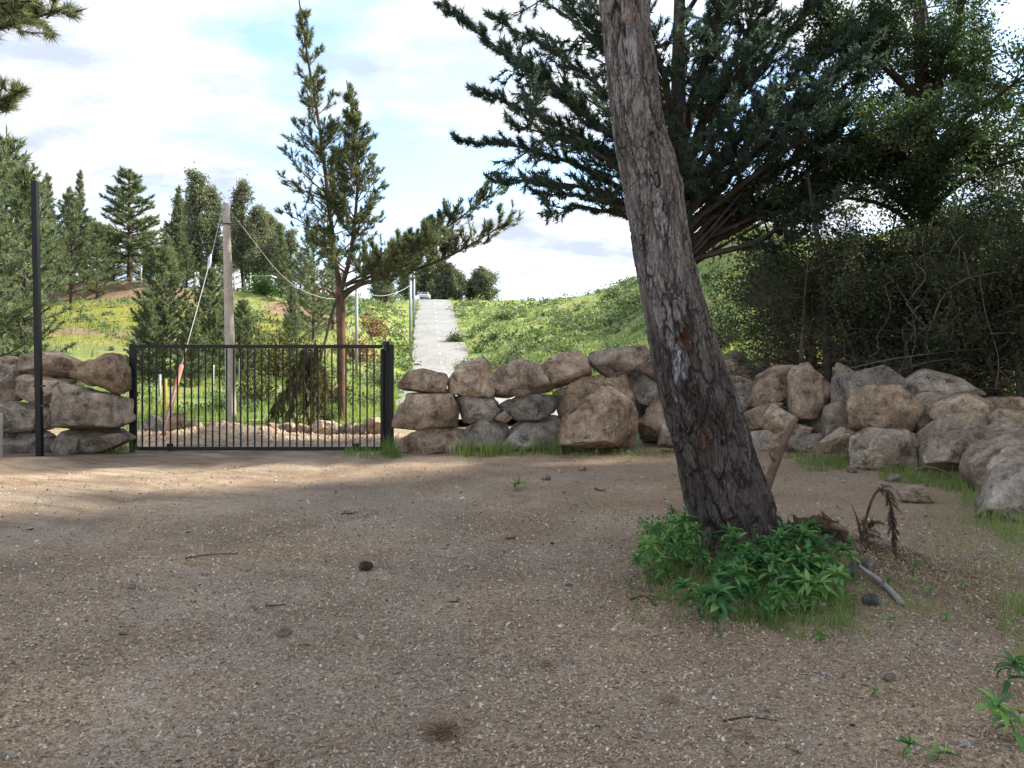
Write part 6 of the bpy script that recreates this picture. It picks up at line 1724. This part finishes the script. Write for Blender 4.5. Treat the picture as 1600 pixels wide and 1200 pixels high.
V = np.concatenate([b_xy, np.stack([x + s * q.normal(size=n) * .3, y + s * q.normal(size=n) * .3, z + s * q.uniform(.5, 1.1, n)], -1)[:, None]], 1).reshape(-1, 3)
i = np.arange(n)[:, None] * 6
F = np.concatenate([i + [a_, (a_ + 1) % 5, 5] for a_ in range(5)])
mb = MB(); mb.add(V, F, np.repeat(q.random(n) * .7 + .2, 6)); tag(mb.build('soil_clods', M_CHIP), kind='stuff')
# fallen pine needles
def litter(n, seed, r0, r1, ctr=None, sp=None, L=.055, w=.0022, lift=.008):
    q = np.random.default_rng(seed)
    if ctr is None:
        r = r0 * (r1 / r0) ** q.random(n); a = np.radians(q.uniform(-46, 46, n)); x, y = r * np.sin(a), r * np.cos(a)
        m = q.random(n) < np.clip(.6 + .8 * fbm(x * .9, y * .9, 0, 88, 3) + .15 * x - .4 * sstep(6, 9, y), .05, 1)
        x, y = x[m], y[m]
    else:
        x = ctr[0] + q.normal(size=n) * sp[0]; y = ctr[1] + q.normal(size=n) * sp[1]
    n = len(x); a = q.random(n) * 6.283; l = L * q.uniform(.5, 1.3, n) / 2
    d = np.stack([np.cos(a), np.sin(a)], -1)
    c0 = np.stack([x, y], -1) - d * l[:, None]; c1 = np.stack([x, y], -1) + d * l[:, None]
    bend = np.stack([-d[:, 1], d[:, 0]], -1) * (l * q.normal(size=n) * .25)[:, None]
    z = H(x, y); zl = z + lift * q.random(n)
    w_ = (w * (1 + .10 * np.hypot(x, y)))[:, None]
    pr = np.stack([-d[:, 1], d[:, 0]], -1) * w_ / 2
    mid = np.stack([x, y], -1) + bend
    zz0 = (zl + q.normal(size=n) * .004)[:, None]; zz1 = (zl + .006 + q.random(n) * .008)[:, None]; zz2 = (zl + q.normal(size=n) * .004)[:, None]
    V = np.stack([np.c_[c0 - pr * .6, zz0], np.c_[c0 + pr * .6, zz0], np.c_[mid + pr, zz1], np.c_[mid - pr, zz1], np.c_[c1 + pr * .5, zz2], np.c_[c1 - pr * .5, zz2]], 1).reshape(-1, 3)
    i = np.arange(n)[:, None] * 6
    F = np.concatenate([i + [0, 1, 2, 3], i + [3, 2, 4, 5]])
    return V, F, np.repeat(q.random(n), 6)
t = NT('fallen_needles')
t.principled(t.ramp(t.attr('tone'), [(0, (.11, .062, .036)), (.4, (.26, .165, .100)), (.75, (.44, .32, .215)), (1, (.58, .48, .36))]), .75, .2)
M_LIT = t.m
mb = MB(); mb.add(*litter(44000, 601, 1.9, 9.5))
mb.add(*litter(2600, 602, 0, 0, (TRX + 1.0, TRY - .15), (.38, .33), .07, .0026, .03))
mb.add(*litter(1500, 603, 0, 0, (TRX - .6, TRY - .75), (.35, .25), .07, .0026, .02))
tag(mb.build('needle_litter', M_LIT), kind='stuff')
# a fanned tuft of dry needles on the litter
c = ground_at(690, 1150)
q = np.random.default_rng(66)
root = empty('needle_tuft', c, 'fan-shaped tuft of dry brown pine needles lying on the litter', 'needles')
n = 420; a = q.random(n) * 6.283
d = np.stack([np.cos(a) * 1.0, np.sin(a) * .9, q.uniform(.02, .45, n)], -1)
V, F, tn_ = needles(c + q.normal(size=(n, 3)) * [.02, .02, .004] + [0, 0, .015], d, 1, .13, .003, .25, q, .0)
mb = MB(); mb.add(V, F, tn_ * .8); tag(mb.build('needles', M_LIT, root), kind='stuff')
for k, (u, v, lab) in enumerate([(470, 1010, 'bunch of dry pine needles just before the pale angular stone'), (860, 1040, 'bunch of dry pine needles in the middle of the litter'), (1050, 1100, 'bunch of dry pine needles below the trunk clump'), (1180, 1160, 'bunch of dry pine needles under the curved bottom twig')]):
    c = ground_at(u, v); n = 46; a = q.random(n) * .9 + q.random() * 6.283
    d = np.stack([np.cos(a), np.sin(a), q.uniform(.0, .2, n)], -1)
    V, F, tn_ = needles(np.tile(c + [0, 0, .012], (n, 1)) + q.normal(size=(n, 3)) * [.02, .02, .003], d, 1, .10, .0028, .3, q, .0)
    mb = MB(); mb.add(V, F, tn_ * .8); tag(mb.build('needle_bunch', M_LIT), lab, 'needles', 'needle bunches on the yard')

# ------------------------------------------------------------------ pine cones, sticks, dead wood
def cone(label, p, L, r, yaw, pitch, mat, seed, group='fallen pine cones'):
    q = np.random.default_rng(seed)
    root = empty('pine_cone', p, label, 'pine cone', group)
    ax = np.array([math.cos(yaw) * math.cos(pitch), math.sin(yaw) * math.cos(pitch), math.sin(pitch)])
    e1 = unit(np.cross(ax, [0, 0, 1.0])); e2 = np.cross(e1, ax)
    c = p + np.array([0, 0, r * .92])
    fs = np.linspace(-1, 1, 9); prof = r * .72 * np.sqrt(np.clip(1 - (fs * .97) ** 2, .02, 1)) * (1 - .25 * fs)
    MB().tube(c + fs[:, None] * ax * L / 2, prof, 10).build('core', mat, root, True)
    mb = MB(); n = 90
    for k in range(n):
        f = -0.95 + 1.9 * (k + .5) / n; a = k * 2.39996
        rr = r * math.sqrt(max(.03, 1 - (f * .97) ** 2)) * (1 - .25 * f)
        o = math.cos(a) * e1 + math.sin(a) * e2; sd = np.cross(ax, o)
        b = c + ax * f * L / 2 + o * rr * .62; w = r * .30 * (.5 + .5 * rr / r)
        tip = c + ax * (f * L / 2 + r * .22) + o * rr * 1.06
        mb.add([b - sd * w * .6, b + sd * w * .6, tip + sd * w, tip - sd * w, tip + ax * r * .06 + o * r * .12, b + ax * r * .25], [[0, 1, 2], [0, 2, 3], [3, 2, 4], [0, 3, 5], [3, 4, 5], [4, 2, 5], [2, 1, 5]], q.random())
    tag(mb.build('scales', mat, root), kind='stuff')
m_cone = m_plain('dark_cone', (.125, .088, .064), .85, .2, .4, 25)
m_coneg = m_plain('weathered_grey_cone', (.20, .18, .165), .9, .2, .35, 25)
cone('dark brown pine cone lying alone on the open gravel', ground_at(571, 892), .11, .036, .1, .05, m_cone, 1)
cone('round grey pine cone at the leafless stick under the pale weed', ground_at(1329, 898), .10, .046, .5, .3, m_coneg, 2)
cone('grey pine cone tucked behind the round one', ground_at(1352, 890), .10, .040, 2.6, .1, m_coneg, 3)
cone('grey pine cone lying by itself below the grey stick', ground_at(1362, 946), .11, .038, 2.9, 0, m_coneg, 4)
cone('small dark cone on the litter before the stub of dead wood', ground_at(1068, 895), .05, .018, 1.0, 0, m_cone, 5)

m_stick = m_plain('dry_stick', (.145, .098, .070), .9, .1, .35, 14, 0, .5, 40)
m_greys = m_plain('silver_grey_stick', (.27, .25, .225), .9, .1, .3, 14, 0, .5, 40)
m_rot = m_plain('rotten_wood', (.085, .052, .036), .95, .1, .5, 16, 0, .7, 40)
sb = ground_at(1196, 775)
stk = empty('dead_stick', sb, 'bare brown stick standing tilted behind the leaning trunk', 'stick')
Ys_ = sb[1]
MB().tube(pxpath([(1193, 782, Ys_), (1199, 757, Ys_), (1210, 728, Ys_), (1222, 697, Ys_), (1236, 668, Ys_), (1246, 653, Ys_)], 16), np.array([.075, .072, .066, .07, .066, .062, .06, .064, .058, .05, .05, .046, .04, .036, .03, .016]) * .9, 10).build('shaft', m_stick, stk, True)
MB().tube(pxpath([(1212, 722, Ys_), (1205, 714, Ys_ - .1), (1202, 705, Ys_ - .15)], 4), [.02, .016, .012, .008], 6).build('stub', m_stick, stk, True)
a, b, c = ground_at(1342, 898), ground_at(1378, 920), ground_at(1412, 948)
stk = empty('grey_stick', b, 'smooth grey stick lying on the mound beside the pine cones', 'stick')
MB().tube(smooth_path([a + [0, 0, .05], b + [0, 0, .035], c + [0, 0, .012]], 10), np.array([.016, .017, .016, .018, .019, .018, .021, .020, .021, .018]), 9).build('shaft', m_greys, stk, True)
a, b, c = ground_at(1150, 952), ground_at(1200, 956), ground_at(1290, 958)
stk = empty('grey_stick', b, 'thin pale stick lying in the grass along the mound front', 'stick')
MB().tube(smooth_path([a + [0, 0, .05], b + [0, 0, .045], c + [0, 0, .05]], 10), np.linspace(.006, .012, 10), 7).build('shaft', m_greys, stk, True)
for lab, pts, r in [('short dark twig on the sandy part of the yard', [(290, 874), (325, 868), (372, 866)], .007), ('thin dark twig on the gravel before the stone', [(415, 949), (432, 947), (448, 946)], .006),
                    ('curved twig at the litter edge of the trunk mound', [(985, 940), (1008, 934), (1025, 950)], .010), ('short grey twig sticking from the mound corner', [(1062, 945), (1075, 935), (1088, 930)], .009),
                    ('dark twig on the far yard before the grass strip', [(930, 764), (938, 768), (945, 766)], .012), ('twig lying across the litter under the weed clump', [(1130, 1128), (1170, 1122), (1215, 1130)], .005)]:
    q_ = [ground_at(u, v) + [0, 0, r * .8] for u, v in pts]
    tag(MB().tube(smooth_path(q_, 8), np.linspace(r, r * .5, 8), 6).build('twig', m_rot, None, True, loc=q_[1]), lab, 'twig', 'twigs on the yard')

# dried bough drooping beside the mound
bb = ground_at(1347, 852); Yb = bb[1]
db = empty('dead_bough', bb, 'dried drooping bough with brown dead needles beside the mound', 'branch')
g = Grow(97)
p1 = pxpath([(1346, 856, Yb), (1352, 815, Yb), (1362, 782, Yb), (1372, 766, Yb), (1384, 768, Yb - .05), (1393, 800, Yb - .1), (1396, 852, Yb - .12)], 18)
g.limb(p1, .012, .006, 7)
p2 = pxpath([(1347, 845, Yb), (1340, 812, Yb + .05), (1330, 788, Yb + .1)], 6); g.limb(p2, .014, .003, 6)
p3 = pxpath([(1345, 850, Yb), (1352, 830, Yb + .05), (1366, 815, Yb + .15)], 6); g.limb(p3, .012, .004, 6)
p4 = pxpath([(1396, 800, Yb - .1), (1397, 840, Yb - .1), (1398, 872, Yb - .1)], 6); g.limb(p4, .006, .003, 5)
n0 = len(g.Pp)
g.twigs(p1, 34, .085, .50, .7, -.8, .2, 3, .0025, taper=.1)
g.twigs(np.array([p1[0] + [0, 0, .03], (p3[2] + p1[0]) / 2 + [.03, 0, .05], p3[-1]]), 16, .14, .0, .8, -.6, .2, 3, .003, taper=.1)
Pp, D = g.shoots()
g.twigmesh().build('branches', m_rot, db)
m_deadd = m_leaf('brown_dead_needles', (.03, .018, .012), (.065, .040, .026), (.13, .085, .055), .1, tint=(1, 1, 1))
crown('needles', [needles(Pp, D, 9, .055, .005, .7, g.rs, back=.05, droop=.6)], m_deadd, db)

# broken stump and roots on the mound
bb = ground_at(1275, 848)
stp = empty('rotten_stump', bb, 'broken rotten root end with a splintered spike on the mound', 'stump')
Yb = bb[1] + .05
MB().tube(pxpath([(1225, 842, Yb), (1252, 822, Yb), (1284, 820, Yb - .05), (1312, 832, Yb - .1), (1330, 850, Yb - .1)], 40), np.interp(np.linspace(0, 13, 40), np.arange(14), [.04, .05, .06, .062, .066, .068, .068, .062, .06, .05, .046, .036, .03, .012]) * (1 + .22 * np.random.default_rng(3).normal(size=40)), 11).build('root', m_rot, stp, True)
MB().tube(pxpath([(1303, 838, Yb - .1), (1298, 818, Yb - .1), (1288, 806, Yb - .1), (1283, 798, Yb - .1)], 7), np.array([.04, .034, .028, .022, .016, .01, .003]), 6).build('spike', m_rot, stp, True)
MB().tube(pxpath([(1300, 822, Yb - .12), (1316, 826, Yb - .2), (1326, 832, Yb - .22)], 6), np.array([.03, .03, .026, .02, .014, .006]), 6).build('splinter', m_stick, stp, True)
for k, (pts, r) in enumerate([([(1352, 868), (1385, 862), (1415, 880), (1428, 900)], .022), ([(1120, 868), (1085, 880), (1060, 900)], .03), ([(1195, 868), (1240, 880), (1290, 905)], .03)]):
    q_ = [ground_at(u, v) + [0, 0, .012] for u, v in pts]
    MB().tube(smooth_path(q_, 12), np.linspace(r, r * .3, 12), 7).build('surface_root', m_rot, stp if k == 0 else lp, True)
# arched bare stem by the boulders
a = ground_at(1420, 750)
ar = empty('arched_stem', a, 'thin bare stem arching over grass before the long boulder', 'stem')
Ya = a[1] - .1
tag(MB().tube(pxpath([(1420, 752, Ya), (1428, 738, Ya), (1440, 731, Ya), (1460, 731, Ya - .1), (1485, 742, Ya - .2), (1520, 760, Ya - .3)], 18), np.linspace(.009, .016, 18), 6).build('stem_shaft', m_stick, ar, True))

# ------------------------------------------------------------------ poles, cables, far things
m_pole = m_plain('weathered_pole_wood', (.44, .385, .335), .9, .15, .2, 5.0, 0, .4, 40)
WY = 22.0
wp = empty('utility_pole', (P(361, 664, WY)[0], WY, hz(P(361, 664, WY)[0], WY)), 'tall weathered wooden pole standing behind the gate', 'pole')
sh = smooth_path([P(362, 668, WY) - [0, 0, .3], P(358, 500, WY), P(353, 318, WY)], 14)
MB().tube(sh, np.linspace(.158, .098, 14), 14).build('shaft', m_pole, wp, True)
MB().tube([sh[-1] + [-.02, -.12, -.18], sh[-1] + [.0, .14, -.18]], .02, 8).build('bolt', m_dark, wp)
MB().tube([sh[-2] + [0, 0, -.1], sh[-2] + [0, 0, -.06]], .115, 14).build('clamp_band', m_dark, wp)
m_wire = m_plain('pale_cable', (.42, .42, .42), .5, .4, .1, 10)
gy = P(254, 690, 17.6); ga = np.array([gy[0], 17.6, hz(gy[0], 17.6)])
guy = empty('guy_wire', ga, 'guy wire slanting down from the wooden pole into a red and white tube', 'wire')
top = sh[-1] + np.array([-.1, 0, -.15]); tu = P(284, 570, 18.3)
ins_ = P(327.5, 410, 20.6)
MB().tube(smooth_path([top, ins_, tu, ga], 24), .009, 6).build('wire', m_wire, guy, True)
MB().tube([ins_ + [.03, .03, .22], ins_ + [.01, 0, .12], ins_, ins_ - [.02, 0, .12], ins_ - [.04, .03, .2]], [.015, .04, .05, .04, .015], 10).build('insulator', m_plain('white_porcelain', (.55, .60, .68), .3, .5, .1), guy, True)
m_tred = m_plain('faded_red_plastic', (.50, .19, .13), .5, .4, .2, 10); m_twh = m_plain('dirty_white_stripe', (.68, .56, .50), .5, .4, .15, 10)
a_, b_e = ga + [0, 0, -.05], tu
MB().tube([a_, a_ + (b_e - a_) * .5, b_e], .050, 12).build('guard_tube', m_tred, guy, True)
MB().tube([a_ + [.012, -.038, .0], (a_ + b_e) / 2 + [.012, -.038, 0], b_e + [.012, -.038, -.06]], .020, 8).build('white_stripe', m_twh, guy, True)
m_galv = m_plain('galvanised_steel', (.28, .32, .35), .5, .4, .12, 6, .25)
LAMPS = [(557, 440, 603, 46, 'nearest grey metal post, just past the two-stemmed pine trunk', 5.2), (641, 427, 506, 93, 'grey metal post beside the hill road, nearer of the close pair', 4.2), (646.5, 424, 490, 108, 'grey metal post beside the hill road, farther of the close pair', 4.2)]
tops = []
for u, vt, vb, Y, lab, w in LAMPS:
    p = P(u, vt, Y); z0 = hz(p[0], Y)
    o = empty('metal_post', (p[0], Y, z0), lab, 'post', 'grey metal posts up the hill')
    MB().tube([(p[0], Y, z0 - .2), (p[0], Y, p[2])], w / FPX * Y / 2 * .95, 10).build('shaft', m_galv, o, True)
    MB().tube([(p[0], Y, p[2] - .02), (p[0], Y, p[2] + .05)], w / FPX * Y / 2 * 1.1, 10).build('cap', m_galv, o, True)
    tops.append(p)
cbl = empty('sagging_cable', tuple(sh[-1]), 'pale cable sagging from the wooden pole across to the metal posts', 'cable')
MB().tube(pxpath([(357, 326, 22), (395, 375, 25), (440, 430, 30), (482, 458, 35), (524, 467, 41), (557, 457, 46)], 30), np.linspace(.008, .014, 30), 5).build('span', m_wire, cbl, True)
MB().tube(pxpath([(557, 452, 46), (578, 460, 58), (600, 462, 70), (625, 455, 84), (641, 446, 93)], 20), np.linspace(.017, .030, 20), 5).build('span', m_wire, cbl, True)

# posts of the terrace fence
m_wpost = m_plain('pale_fence_wood', (.42, .40, .37), .9, .1, .2, 8)
fx = [220, 241, 262, 280, 288, 304, 318, 366, 383, 391, 404]
fpo = None
FL = ['under the layered conifer', 'one pole-ward of the layered conifer', 'at the edge of the dark low pines', 'before the slender pine', 'second before the tall eucalyptus clump', 'under the tallest eucalyptus', 'last before the wooden pole', 'first past the wooden pole', 'below the pale feathery eucalyptus', 'just before the tiny shed', 'beside the tiny shed']
for k, u in enumerate(fx):
    Y = 66 + (k % 3) * .6; p = P(u, 0, Y); z0 = hz(p[0], Y)
    if fpo is None:
        fpo = MB().tube([(p[0], Y, z0 - .1), (p[0], Y, z0 + .7), (p[0] + .02, Y, z0 + 1.35)], [.08, .075, .065], 7).build('fence_post', m_wpost, None, True, loc=(p[0], Y, z0))
        tag(fpo, 'thin pale terrace fence post ' + FL[k], 'fence post', 'fence posts on the upper terrace')
    else:
        c = fpo.copy(); COL.objects.link(c); c.location = (p[0], Y, z0); c.scale.z = 1 + .2 * math.sin(k * 3); c['label'] = 'thin pale terrace fence post ' + FL[k]
# pale stakes in the grass behind the gate
for k, (u, v0, v1, Y, lab) in enumerate([(249, 585, 618, 27, 'pale thin stake in the grass, closest to the latch end'), (258, 592, 660, 24, 'yellowish stake beside the striped guard tube'), (332, 570, 606, 30, 'grey stake in shade under the young pine'), (374, 560, 590, 31, 'grey stake just past the wooden pole')]):
    p = P(u, v0, Y); z0 = hz(p[0], Y)
    tag(MB().tube([(p[0], Y, z0 - .1), (p[0] + .01, Y, (z0 + p[2]) / 2), (p[0] + .02, Y, max(p[2], z0 + .6))], [.05, .048, .045], 7).build('wooden_stake', m_plain('ochre_stake', (.38, .25, .09), .9, .1) if k == 1 else m_wpost, None, True, loc=(p[0], Y, z0)), lab, 'stake', 'stakes behind the gate')

# little shed on the terrace
Y = 67.5; p = P(413, 440, Y); z0 = hz(p[0], Y)
shd = empty('shed', (p[0], Y, z0), 'tiny grey-blue shed among trees on the upper terrace', 'shed')
MB().box((p[0], Y, z0 + .75), (.70, .55, .8)).build('wall', m_plain('blue_grey_boards', (.16, .19, .22), .8, .2), shd)
MB().box((p[0], Y, z0 + 1.60), (.85, .72, .05)).build('roof', m_plain('pale_sheet_roof', (.52, .53, .54), .5, .4), shd)
MB().box((p[0] - .15, Y - .56, z0 + .6), (.26, .02, .58)).build('door', m_plain('dark_door', (.06, .06, .06), .7, .2), shd)

# white car at the crest of the road
Y = 151; p = P(656, 464, Y); z0 = float(np.interp(Y, ys, RZ[:, 3])) + .02
cx_ = float(np.interp(Y, ys, cx)) - 1.75
car = empty('car', (cx_, Y, z0), 'small white car at the crest of the hill road', 'car')
m_white = m_plain('white_car_paint', (.55, .56, .58), .4, .4, .05); m_glass = m_plain('dark_car_glass', (.03, .04, .05), .1, .6, .1)
bm = MB()
prof = [(-2.0, .35), (-2.05, .75), (-1.9, .95), (-1.0, 1.0), (-.45, 1.45), (1.2, 1.48), (1.9, 1.02), (2.05, .9), (2.05, .35)]
vv = [[-.85 if z < 1.1 else -.70, y, z] for y, z in prof] + [[.85 if z < 1.1 else .70, y, z] for y, z in prof]
vv = np.array(vv) + [cx_, Y, z0]
n9 = len(prof)
bm.add(vv, [[i, (i + 1) % n9, n9 + (i + 1) % n9, n9 + i] for i in range(n9)])
bm.T.append(np.array([[0, i, i + 1] for i in range(1, n9 - 1)])); bm.T.append(np.array([[n9, n9 + i + 1, n9 + i] for i in range(1, n9 - 1)]))
bm.build('body', m_white, car)
MB().add(np.array([[-.62, -.99, 1.03], [.62, -.99, 1.03], [.58, -.50, 1.41], [-.58, -.50, 1.41]]) + [cx_, Y - .012, z0 + .012], [[0, 1, 2, 3]]).build('windscreen', m_glass, car)
for sx in (-1, 1):
    MB().add(np.array([[sx * .80, -.75, 1.05], [sx * .80, 1.6, 1.05], [sx * .725, 1.1, 1.40], [sx * .725, -.4, 1.40]]) + [cx_ + sx * .02, Y, z0], [[0, 1, 2, 3]]).build('side_window', m_glass, car)
    for yy in (-1.3, 1.3):
        MB().tube([(cx_ + sx * .70, Y + yy, z0 + .32), (cx_ + sx * .88, Y + yy, z0 + .32)], .32, 14).build('wheel', m_dark, car, False)
    MB().box((cx_ + sx * .6, Y - 2.05, z0 + .72), (.16, .02, .08)).build('headlight', m_plain('headlight_glass', (.6, .6, .6), .2, .6), car)

# bushes that stand out on the slopes
def bush(u, Y, rx, rz, mat, size, seed, label, group=None, n=260, name='bush', squash=1.0):
    q = np.random.default_rng(seed); p = P(u, 0, Y); z0 = hz(p[0], Y)
    root = empty(name, (p[0], Y, z0), label, 'bush', group)
    A = []; B = []
    d = unit(q.normal(size=(n, 3))) * (q.random((n, 1)) ** .45) * (1 + .25 * q.normal(size=(n, 1))); d[:, 2] = np.abs(d[:, 2])
    C = np.array([p[0], Y, z0]) + d * [rx, rx * .8, rz]
    V, F = sticks(np.tile([p[0], Y, z0 - .05], (n // 6, 1)) + q.normal(size=(n // 6, 3)) * [rx * .12, rx * .12, 0], C[:n // 6], .02 + rx * .01, .008)
    MB().add(V, F).build('stems', M_WOOD, root)
    crown('foliage', [leafquads(C, 4, size, q, size * .9, d, .33, -.2)], mat, root)
    return root
bush(410, 64.0, 1.15, 1.35, m_leaf('fresh_bush_leaves', (.03, .075, .02), (.06, .13, .03), (.11, .20, .05), .3), .24, 1, 'bright green rounded bush on the edge of the upper terrace')
m_rust = m_leaf('rusty_leaves', (.10, .050, .025), (.25, .13, .07), (.38, .23, .13), .2, tint=(1.1, 1, .8))
bush(560, 52, 1.3, 1.7, m_rust, .20, 2, 'rust-brown dead shrub behind the nearest metal post')
bush(578, 70, 1.5, 1.9, m_rust, .24, 3, 'orange-brown dead shrub higher up behind the metal post')
bush(592, 46, 1.2, .8, M_SCRUB, .16, 4, 'grey-green mound of scrub beyond the nearest metal post')
bush(585, 30, .55, .45, M_SCRUB, .10, 5, 'dark low bush in grass at the guide-post end of the gate')
bush(346, 24.5, .55, .5, M_BROAD, .10, 6, 'dark green low bush beside the foot of the wooden pole')
bush(512, 23.6, .45, .42, M_BROAD, .09, 7, 'dark low bush in front of the two-stemmed pine')
bush(402, 28, .9, .9, M_OLIVE, .13, 8, 'olive shrub between the wooden pole and the drooping bush')
bush(396, 37, 1.9, 2.6, M_OLIVE, .17, 9, 'wide olive shrub behind the wooden pole', n=420)
bush(432, 38, 2.0, 2.0, M_OLIVE, .17, 10, 'pale straw-tinted shrub below the sagging cable', n=420)
bush(515, 30, 1.0, 1.4, M_OLIVE, .13, 11, 'straw-coloured thicket under the dead limb', n=300)
bush(728, 74, .9, 1.0, m_leaf('lush_leaves', (.05, .11, .02), (.10, .20, .03), (.17, .29, .06), .35), .20, 12, 'bright lime-green bush at the road edge')
bush(738, 66, .7, .8, M_SCRUB, .17, 13, 'dark green bush below the lime-green one at the road edge')
bush(712, 96, .9, 1.1, M_SCRUB, .24, 14, 'rounded bush half-way up the road edge')
bush(783, 56, .9, 1.1, m_leaf('dry_stalks', (.10, .07, .04), (.20, .145, .085), (.30, .24, .15), .2), .15, 15, 'patch of dry brown stalks behind the wall boulders')
bush(822, 78, 1.6, .9, M_SCRUB, .24, 16, 'dark green spreading bush in the middle of the slope')
bush(905, 90, 2.0, 1.0, M_SCRUB, .28, 17, 'blue-green spreading bush high on the slope')
bush(880, 62, 1.3, .7, M_SCRUB, .20, 18, 'low green bush on the slope above the tilted purplish boulder')
bush(790, 112, 1.6, .9, M_SCRUB, .3, 19, 'dark bush near the ridge line above the wall')
bush(965, 118, 2.6, 1.6, M_SCRUB, .34, 20, 'green bush where the slope begins to climb')
bush(992, 84, 1.8, 1.1, M_SCRUB, .27, 21, 'dense green bush touching the trunk outline on the slope')
bush(1135, 31, 1.3, 1.6, M_SCRUB, .13, 22, 'feathery green bush on the bank seen past the trunk', n=420)
bush(1175, 38, 1.5, 1.6, M_SCRUB, .15, 23, 'green bush higher on the bank before the thicket', n=360)
bush(1170, 24, .8, .7, M_BROAD, .10, 24, 'dark low bush on the bank behind the stake', n=260)
bush(1225, 33, 2.0, 2.4, M_OLIVE, .16, 25, 'olive shrub on the bank behind the twiggy shrub', n=420)
bush(1285, 36, 1.3, 2.4, m_rust, .16, 26, 'rusty-orange shrub glimpsed through the thicket', n=320)
bush(1210, 23, .8, .6, M_OLIVE, .09, 27, 'pale straw bush beside the stake', n=240)
bush(1200, 52, 2.4, 2.4, M_SCRUB, .22, 28, 'green shrub on the skyline beside the cypress', n=320)
